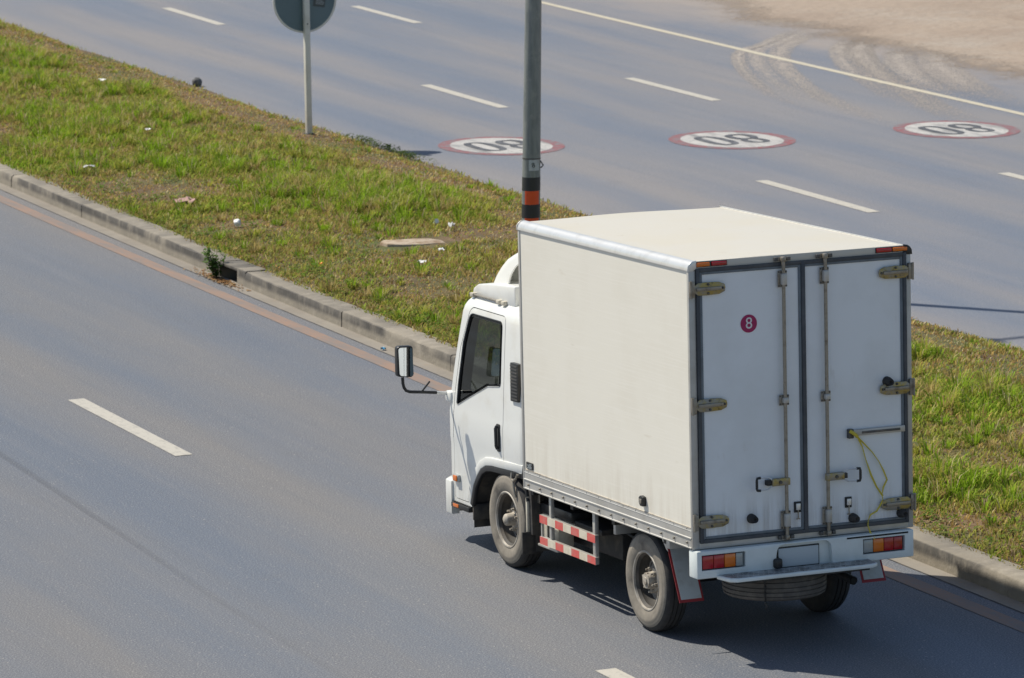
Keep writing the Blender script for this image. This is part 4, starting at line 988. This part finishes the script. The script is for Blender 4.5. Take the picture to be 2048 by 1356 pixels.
b = MB(); b.tube([(.3, 1.55, .62), (.34, 1.4, .66), (.40, 1.3, .64), (.5, 1.2, .70)], .018, 8); b.tube([(.25, 1.7, .66), (.30, 1.5, .60), (.42, 1.4, .60)], .012, 8); part(b, 'air_hoses', 'chassis', smooth=40)
part(MB().tube([(.45, 1.42, .60), (.45, 1.62, .60)], .09, 18), 'air_tank', 'chassis', smooth=40)
part(MB().box(.08, .28, 1.50, 1.54, .68, .80), 'bracket', 'aluminium', bevel=.003)

# --- side guard with red and white bands
for x, sx in ((.030, 1), (W-.030, -1)):
    gd = part(MB().box(*sorted((x, x+sx*.030)), 2.575, 2.612, .41, .815), 'side_guard', 'aluminium', bevel=.003)
    part(MB().box(*sorted((x+sx*.002, x+sx*.034)), 1.768, 1.812, .41, .815), 'guard_post', 'aluminium', bevel=.003, parent=gd)
    part(MB().box(*sorted((x, x+sx*.02)), 2.752, 2.770, .41, .60), 'guard_post', 'aluminium', parent=gd)
    for z0, z1 in ((.580, .643), (.412, .472)):
        part(MB().box(*sorted((x-sx*.008, x-sx*.002)), 1.742, 2.776, z0, z1), 'guard_rail', 'aluminium', parent=gd)
        part(MB().box(*sorted((x-sx*.002, x+sx*.022)), 1.742, 2.776, z1-.006, z1), 'guard_flange', 'aluminium', parent=gd)
        for k in range(7):
            ya = 1.744+k*1.03/7
            part(MB().box(*sorted((x-sx*.0105, x-sx*.008)), ya, ya+1.03/7-.002, z0+.001, z1-.001), 'reflective_band', 'tape_red' if k % 2 == 0 else 'tape_white', parent=gd)
# --- mudflaps
for x0, sx in ((.045, 1), (W-.255, 1)):
    def quad(a, o_, th=.006):
        x_a, x_b, z_a, z_b = a; yy = lambda z: .52-(.74-z)*.50
        b = MB(); v = [(x_a, yy(z_b), z_b), (x_b, yy(z_b), z_b), (x_b, yy(z_a), z_a), (x_a, yy(z_a), z_a)]
        v = [(p[0], p[1]-o_, p[2]) for p in v]; b.add(v+[(p[0], p[1]+th, p[2]) for p in v], [(0, 1, 2, 3), (7, 6, 5, 4), (0, 4, 5, 1), (1, 5, 6, 2), (2, 6, 7, 3), (3, 7, 4, 0)]); return b
    fl = part(quad((x0, x0+.20, .36, .735), 0), 'mudflap', 'flap_red', label='white mudflap with a red border')
    part(quad((x0+.017, x0+.183, .382, .735), .004, .003), 'flap_face', 'flap_white', parent=fl)
part(MB().box(.05, .30, .50, .56, .735, .80), 'flap_bracket', 'aluminium', bevel=.004)
b = MB(); b.prism([(.62, .80), (.665, .80), (.58, .72), (.53, .70)], 0, .06, .09); part(b, 'flap_bracket', 'aluminium', bevel=.003)

# --- cab: one hollow shell; doors and glass cut out of it
def cx_left(z): return .07+(.062*((z-1.25)/.8)**1.25 if z > 1.25 else 0)-(.006 if .95 < z < 1.25 else 0)
def cy_front(z): return 4.78 if z < 1.25 else 4.78-.20*((z-1.25)/.9)**1.2
def cab_hull(ins=0, z0=.475, z1=2.185, rr=.12, rf=.20):
    zs = [z0, .56, .70, .85, .94, 1.0, 1.1, 1.2, 1.25, 1.32, 1.40, 1.5, 1.6, 1.7, 1.8, 1.9, 1.98, 2.05]
    zs = [z for z in zs if z >= z0]; zs[0] = z0
    top = z1-ins; rnd = top-2.05
    zs += [2.05+rnd*k for k in (.3, .55, .75, .88, .96, 1.0)]
    m = MB(); vs = []; N_ = None
    for z in zs:
        ri = .11*(1-math.sqrt(max(0, 1-((z-2.05)/rnd)**2))) if z > 2.05 else 0
        xl = cx_left(z)+ins+ri; xr = W-xl; ya = 3.12+ins+ri*.8; yb = cy_front(z)-ins-ri*1.2
        ring_ = []
        def arc(cx_, cy_, r_, a0, a1, n_=8):
            for k in range(n_+1):
                a = a0+(a1-a0)*k/n_; ring_.append((cx_+r_*math.cos(a), cy_+r_*math.sin(a)))
        arc(xl+rr, ya+rr, rr, math.pi*1.5, math.pi)
        for k in range(1, 14): ring_.append((xl, ya+rr+(yb-rf-ya-rr)*k/14))
        arc(xl+rf, yb-rf, rf, math.pi, math.pi/2)
        for k in range(1, 6): t = k/6; ring_.append((xl+rf+(xr-xl-2*rf)*t, yb+.03*math.sin(math.pi*t)))
        arc(xr-rf, yb-rf, rf, math.pi/2, 0)
        for k in range(13, 0, -1): ring_.append((xr, ya+rr+(yb-rf-ya-rr)*k/14))
        arc(xr-rr, ya+rr, rr, 0, -math.pi/2)
        N_ = len(ring_); vs += [(p[0], p[1], z) for p in ring_]
    fs = []
    for i_ in range(len(zs)-1):
        for k in range(N_): fs.append((i_*N_+k, (i_+1)*N_+k, (i_+1)*N_+(k+1) % N_, i_*N_+(k+1) % N_))
    fs += [tuple(range(N_)), tuple(range(len(zs)*N_-1, (len(zs)-1)*N_-1, -1))]
    m.add(vs, fs); return m.mesh('hull')
shell = boolean(cab_hull(), cab_hull(.030, .93), 'DIFFERENCE')
ARCH = [(4.225, .30), (4.225, .50), (4.155, .664), (4.08, .75), (4.00, .818), (3.90, .858), (3.78, .875), (3.604, .882), (3.0, .90), (3.0, .30)]
DOOR = rounded([(3.552, .70), (3.552, 1.4), (3.60, 2.095), (4.30, 2.098), (4.46, 1.75), (4.535, 1.35), (4.56, 1.0), (4.565, .50), (4.30, .50)], [0, 0, .07, .10, .1, .1, .1, .03, 0], 6)
WIN = rounded([(3.628, 1.535), (3.662, 2.045), (4.30, 2.045), (4.405, 1.80), (4.465, 1.45), (4.485, 1.275), (3.88, 1.505)], [.04, .05, .10, .1, .1, .02, .08], 6)
def shrink(pts, d):
    n_ = len(pts); ar = sum(pts[i_][0]*pts[(i_+1) % n_][1]-pts[(i_+1) % n_][0]*pts[i_][1] for i_ in range(n_)); sg_ = 1 if ar > 0 else -1; out = []
    for i_ in range(n_):
        a = Vector(pts[i_])-Vector(pts[i_-1]); c = Vector(pts[(i_+1) % n_])-Vector(pts[i_])
        t = (a.normalized()+c.normalized()); t.normalize(); out.append((pts[i_][0]-t.y*sg_*d, pts[i_][1]+t.x*sg_*d))
    return out
arch = MB().prism(ARCH, 0, -.5, .42).mesh('c'); arch2 = MB().prism(ARCH, 0, W-.42, W+.5).mesh('c')
full = boolean(boolean(shell, arch, 'DIFFERENCE'), arch2, 'DIFFERENCE')
dl = MB().prism(DOOR, 0, -.5, .115+.12).mesh('c'); dr = MB().prism(DOOR, 0, W-.235, W+.5).mesh('c')
dl2 = MB().prism(shrink(DOOR, .007), 0, -.5, .115+.12).mesh('c'); dr2 = MB().prism(shrink(DOOR, .007), 0, W-.235, W+.5).mesh('c')
wl = MB().prism(WIN, 0, -.5, .5).mesh('c'); wr = MB().prism(WIN, 0, W-.5, W+.5).mesh('c')
body = boolean(boolean(full.copy(), dl, 'DIFFERENCE'), dr, 'DIFFERENCE')
WS = rounded([(.30, 1.30), (W-.30, 1.30), (W-.34, 1.98), (.34, 1.98)], .08, 5)
body = boolean(body, MB().prism(WS, 1, 4.2, 5.2).mesh('c'), 'DIFFERENCE')
line_inside(body, 'dash', (W/2, 3.95, 1.5)); shade(body, 28); cab = pmesh(body, 'cab', 'cab_paint')
WIN_IN = shrink(WIN, .012)
def surf_x(y, z):                              # outer skin of the cab side, left
    xl = cx_left(z); yb = cy_front(z); rf = .20; ri = 0
    if z > 2.05: ri = .11*(1-math.sqrt(max(0, 1-((z-2.05)/.135)**2)))
    xl += ri
    if y > yb-rf: xl += rf-math.sqrt(max(0, rf*rf-(y-(yb-rf))**2))
    if y < 3.24: xl += .12-math.sqrt(max(0, .12**2-(3.24-y)**2))
    return xl
def frame_ring(outer, inner, off0, off1, mir):
    b = MB(); n_ = len(outer); vs = []
    for o_, i_ in zip(outer, inner):
        for (p, off) in ((o_, off1), (o_, off0), (i_, off0), (i_, off1)):
            x = surf_x(*p)+off; vs.append((W-x if mir else x, p[0], p[1]))
    fs = []
    for k in range(n_):
        j_ = (k+1) % n_
        for q in range(3): fs.append((4*k+q, 4*j_+q, 4*j_+q+1, 4*k+q+1))
    b.add(vs, fs); return b
def fill_pane(pts, off, mir):
    bm = bmesh.new(); vv = [bm.verts.new((0, p[0], p[1])) for p in pts]; bm.faces.new(vv)
    for z in np.arange(1.3, 2.1, .1): bmesh.ops.bisect_plane(bm, geom=bm.verts[:]+bm.edges[:]+bm.faces[:], plane_co=(0, 0, z), plane_no=(0, 0, 1))
    for y in np.arange(3.6, 4.6, .1): bmesh.ops.bisect_plane(bm, geom=bm.verts[:]+bm.edges[:]+bm.faces[:], plane_co=(0, y, 0), plane_no=(0, 1, 0))
    for v in bm.verts:
        x = surf_x(v.co.y, v.co.z)+off; v.co.x = W-x if mir else x
    bmesh.ops.recalc_face_normals(bm, faces=bm.faces); me = bpy.data.meshes.new('p'); bm.to_mesh(me); bm.free(); shade(me, 60); return me
for mir, c2, wc in ((False, dl2, wl), (True, dr2, wr)):
    dme = boolean(boolean(full.copy(), c2, 'INTERSECT'), wc, 'DIFFERENCE'); line_inside(dme, 'dash', (W/2, 3.95, 1.5)); shade(dme, 28)
    dr_ = pmesh(dme, 'cab_door', 'cab_paint')
    part(frame_ring(shrink(WIN, -.004), shrink(WIN, .022), .012, -.004, mir), 'window_seal', 'black_plastic', smooth=30, parent=dr_)
    pmesh(fill_pane(shrink(WIN, .012), .008, mir), 'window_glass', 'tinted_glass', dr_)
    X = (lambda x: W-x) if mir else (lambda x: x)
    part(MB().prism(rounded([(3.600, 1.012), (3.672, 1.012), (3.676, 1.235), (3.604, 1.235)], .02), 0, X(.068), X(.058)), 'handle_recess', 'black_plastic', bevel=.004, parent=dr_)
    part(MB().tube([(X(.05), 3.637, 1.035), (X(.040), 3.638, 1.06), (X(.038), 3.639, 1.20), (X(.05), 3.64, 1.22)], .013, 8), 'handle', 'black_plastic', smooth=40, parent=dr_)
    # arch trim, liner, indicator, vent, step, guard flap
    path = [(4.222, .500), (4.152, .664), (4.077, .75), (3.997, .818), (3.897, .858), (3.78, .873), (3.604, .880), (3.18, .895)]
    def band(w0, w1, off0, off1, name, m, cut=0):
        P2 = [Vector(p) for p in path[:len(path)-cut]]; vs = []; fs = []
        for i_, p in enumerate(P2):
            d = (P2[min(i_+1, len(P2)-1)]-P2[max(i_-1, 0)]).normalized(); nr = Vector((-d.y, d.x))
            if nr.dot(p-Vector((3.6, .4))) < 0: nr = -nr
            for ww, off in ((w0, off0), (w0, off1), (w1, off1), (w1, off0)):
                q = p+nr*ww; x = surf_x(q.x, q.y)+off; vs.append((X(x), q.x, q.y))
            if i_:
                for k in range(4): fs.append((4*i_-4+k, 4*i_-4+(k+1) % 4, 4*i_+(k+1) % 4, 4*i_+k))
        fs += [(0, 1, 2, 3), (4*len(P2)-1, 4*len(P2)-2, 4*len(P2)-3, 4*len(P2)-4)]
        b = MB(); b.add(vs, fs); return part(b, name, m, bevel=.006)
    band(-.042, .004, .02, -.014, 'fender_trim', 'black_plastic')
    band(.004, .070, .01, -.014, 'fender_lip', 'cab_paint', 0)
    lin = shrink(ARCH, .006); b = MB(); vs = []; fs = []
    for i_, p in enumerate(lin): vs += [(X(.085), p[0], p[1]), (X(.415), p[0], p[1])]
    for i_ in range(len(lin)-1): fs.append((2*i_, 2*i_+1, 2*i_+3, 2*i_+2))
    fs.append(tuple(2*i_+1 for i_ in range(len(lin)))); b.add(vs, fs); part(b, 'wheel_arch_liner', 'undercab')
    ind = part(MB().box(*sorted((X(.045), X(.072))), 4.44, 4.56, .645, .705), 'indicator_base', 'lens_clear', bevel=.010)
    part(MB().box(*sorted((X(.036), X(.046))), 4.452, 4.53, .650, .698), 'indicator_lens', 'lens_amber', bevel=.008, parent=ind)
    vt = part(MB().prism(rounded([(3.235, 1.46), (3.385, 1.455), (3.375, 1.765), (3.225, 1.765)], .012), 0, X(.098), X(.062)), 'air_vent', 'black_plastic', bevel=.004)
    for k in range(11): part(MB().box(*sorted((X(.064), X(.057))), 3.245, 3.368, 1.472+k*.0265, 1.482+k*.0265), 'vent_slat', 'steel_dark', parent=vt)
    sp2 = part(MB().box(*sorted((X(.045), X(.20))), 4.235, 4.60, .425, .468), 'cab_step', 'black_plastic', bevel=.008)
    b = MB()
    for k in range(8): b.box(*sorted((X(.052), X(.16))), 4.25+k*.042, 4.27+k*.042, .468, .476)
    part(b, 'step_ribs', 'black_plastic', parent=sp2, kind='stuff')
    part(MB().box(*sorted((X(.041), X(.046))), 4.44, 4.55, .434, .462), 'side_reflector', 'lens_amber', bevel=.002, parent=sp2)
    part(MB().box(*sorted((X(.07), X(.30))), 4.19, 4.21, .37, .50), 'front_mudguard', 'undercab', bevel=.004)
    # rear of the front wheel: inner fender, flap
    b = MB(); b.prism([(3.02, .90), (3.16, .90), (3.085, .70), (3.06, .44), (3.0, .44)], 0, X(.06), X(.45)); part(b, 'rear_fender', 'undercab')
    part(MB().box(*sorted((X(-.012), X(.165))), 3.035, 3.055, .285, .462), 'front_mudflap', 'rubber', bevel=.004)
    part(MB().box(*sorted((X(.04), X(.07))), 3.055, 3.085, .45, .74), 'flap_post', 'cream_plastic', bevel=.006)
    b = MB(); b.tube([(X(.055), 3.14, .97), (X(.045), 3.13, .90), (X(.05), 3.10, .84), (X(.05), 3.085, .80)], .008, 8); b.tube([(X(.05), 3.095, .83), (X(.05), 3.06, .70)], .014, 8)
    part(b, 'cab_tilt_stay', 'black_plastic', smooth=40)
    b = MB(); b.tube([(X(.05), 3.36, .885), (X(.04), 3.35, .84), (X(.04), 3.31, .825), (X(.045), 3.27, .85), (X(.05), 3.25, .885)], .010, 8); b.tube([(X(.04), 3.315, .815), (X(.035), 3.29, .76), (X(.04), 3.27, .70)], .010, 8); part(b, 'cab_hook', 'steel', smooth=40)
part(MB().box(.05, W-.05, 3.10, 3.15, .86, .97), 'cab_rear_sill', 'undercab', bevel=.01)
# front bumper, screen, dash, seats
fb = MB(); fb.prism(rounded([(.052, 4.40), (.052, 4.72), (.16, 4.86), (W-.16, 4.86), (W-.052, 4.72), (W-.052, 4.40)], [0, .06, .1, .1, .06, 0]), 2, .36, .635)
fbm = boolean(fb.mesh('c', None, .01), MB().box(.12, W-.12, 4.0, 4.70, .2, .8).mesh('c'), 'DIFFERENCE'); fbm = boolean(fbm, MB().box(-.2, W+.2, 3.9, 4.60, .2, .8).mesh('c'), 'DIFFERENCE'); shade(fbm, 30)
pmesh(fbm, 'front_bumper', 'cab_paint')
for x in (.18, W-.48): part(MB().box(x, x+.30, 4.76, 4.795, .68, .86), 'headlamp', 'lens_clear', bevel=.02)
b = MB(); vs = []; fs = []
for i_ in range(7):
    for j_ in range(5):
        t, z = i_/6, 1.27+.75*j_/4; x = .26+(W-.52)*t; vs.append((x, cy_front(z)+.03*math.sin(math.pi*t)-.015, z))
for i_ in range(6):
    for j_ in range(4): fs.append((i_*5+j_, (i_+1)*5+j_, (i_+1)*5+j_+1, i_*5+j_+1))
b.add(vs, fs); part(b, 'windscreen', 'clear_glass', smooth=60)
part(MB().box(.13, W-.13, 4.28, 4.70, .94, 1.26), 'dashboard', 'dash', bevel=.05)
for x in (.20, .66, 1.16):
    se = part(MB().box(x, x+.44, 3.38, 3.86, 1.0, 1.16), 'seat', 'seat', bevel=.05); part(MB().prism([(3.22, 1.12), (3.40, 1.12), (3.33, 1.74), (3.20, 1.74)], 0, x, x+.44), 'seat_back', 'seat', bevel=.04, parent=se)
    part(MB().prism([(3.20, 1.76), (3.30, 1.76), (3.29, 1.92), (3.21, 1.92)], 0, x+.09, x+.35), 'headrest', 'seat', bevel=.03, parent=se)
swm = Matrix.Translation((1.38, 4.18, 1.33)) @ Matrix.Rotation(R(-55), 4, 'X')
b = MB(); K = 28; b.tube([(math.cos(2*math.pi*k/K)*.20, math.sin(2*math.pi*k/K)*.20, 0) for k in range(K+1)], .016, 8, caps=False); b.tube([(-.2, 0, 0), (.2, 0, 0)], .016, 6); b.tube([(0, 0, 0), (0, 0, -.35)], .03, 8)
link('steering_wheel', b.mesh('steering_wheel', 40), 'dash', truck, MT @ swm)

# --- roof box, wind deflector
b = MB(); b.prism(rounded([(3.56, 2.165), (4.42, 2.165), (4.39, 2.235), (4.30, 2.275), (4.08, 2.298), (3.56, 2.335)], [0, .02, .05, .06, .1, .02]), 0, .20, W-.20); part(b, 'deflector_base', 'cab_paint', bevel=.028)
FZ = [(2.24, 4.22), (2.28, 4.17), (2.35, 4.12), (2.42, 4.05), (2.49, 3.96), (2.53, 3.87), (2.57, 3.77), (2.60, 3.67), (2.65, 3.5), (2.70, 3.30)]
RZ = [(2.24, 3.89), (2.34, 3.88), (2.39, 3.86), (2.44, 3.82), (2.475, 3.77), (2.52, 3.68), (2.60, 3.50), (2.70, 3.28)]
vs, fs = [], []; ZL = [2.24+.46*k/22 for k in range(23)]; M_ = None
for z in ZL:
    yf_ = float(np.interp(z, *zip(*FZ)))+.19; yr_ = min(float(np.interp(z, *zip(*RZ)))+.03, yf_-.02); xl = .295+.10*((z-2.24)/.46)**1.6
    rc = min(.20, (yf_-yr_)*.75); half = [(xl, yr_+(yf_-rc-yr_)*k/4) for k in range(4)]
    half += [(xl+rc-rc*math.cos(math.pi/2*k/8), yf_-rc+rc*math.sin(math.pi/2*k/8)) for k in range(9)]+[(xl+rc+(W/2-xl-rc)*k/4, yf_+.03*math.sin(math.pi/2*k/4)) for k in range(1, 5)]
    full_ = half+[(W-p[0], p[1]) for p in half[-2::-1]]; M_ = len(full_); vs += [(p[0], p[1], z) for p in full_]
for i_ in range(len(ZL)-1):
    for k in range(M_-1): fs.append((i_*M_+k, i_*M_+k+1, (i_+1)*M_+k+1, (i_+1)*M_+k))
b = MB(); b.add(vs, fs); me = b.mesh('wind_deflector', 50)
bm = bmesh.new(); bm.from_mesh(me); bmesh.ops.solidify(bm, geom=bm.faces[:], thickness=.014); bmesh.ops.recalc_face_normals(bm, faces=bm.faces); bm.to_mesh(me); bm.free(); shade(me, 45)
pmesh(me, 'wind_deflector', 'cab_paint')
for x in (.185, W-.185):
    rd = part(MB().tube([(x, 4.42, 2.185), (x, 3.86, 2.185)], .010, 8), 'base_rod', 'steel', smooth=40)
    for yy in (4.36, 3.84, 3.74): part(MB().box(x-.02, x+.02, yy-.03, yy+.03, 2.165, 2.20), 'rod_clip', 'cream_plastic', bevel=.008, parent=rd)

# --- mirrors
for mir in (False, True):
    X = (lambda x: W-x) if mir else (lambda x: x)
    hs = MB(); pts = rounded([(X(-.380), 1.52), (X(-.378), 1.77), (X(-.236), 1.765), (X(-.238), 1.505)], .03, 6); hs.prism(pts, 1, 4.635, 4.70)
    mo = part(hs, 'door_mirror', 'black_plastic', bevel=.012, label='black door mirror on a bent arm' if not mir else None)
    ip = rounded([(X(-.370), 1.532), (X(-.368), 1.758), (X(-.247), 1.753), (X(-.249), 1.517)], .025, 6)
    b = MB(); b.prism(ip, 1, 4.6315, 4.6345); b.v = [(p[0], p[1]+.105*(p[2]-1.64)-.010, p[2]) for p in b.v]; part(b, 'mirror_glass', 'mirror_glass', parent=mo)
    b = MB(); b.tube([(X(-.325), 4.665, 1.51), (X(-.325), 4.66, 1.46), (X(-.318), 4.655, 1.425), (X(-.30), 4.655, 1.40), (X(-.27), 4.655, 1.388), (X(-.15), 4.66, 1.375), (X(-.02), 4.665, 1.360), (X(.10), 4.66, 1.345)], .013, 10); part(b, 'mirror_arm', 'black_plastic', smooth=40, parent=mo)
    part(MB().tube([(X(-.03), 4.664, 1.361), (X(.055), 4.662, 1.35)], .0145, 10), 'arm_ferrule', 'aluminium_bright', smooth=40, parent=mo)
    part(MB().tube([(X(-.165), 4.66, 1.378), (X(-.13), 4.65, 1.42), (X(-.095), 4.645, 1.462)], .008, 8), 'arm_lever', 'black_plastic', smooth=40, parent=mo)
    part(MB().box(*sorted((X(.055), X(.13))), 4.58, 4.70, 1.28, 1.37), 'arm_base', 'cab_paint', bevel=.02, parent=mo)
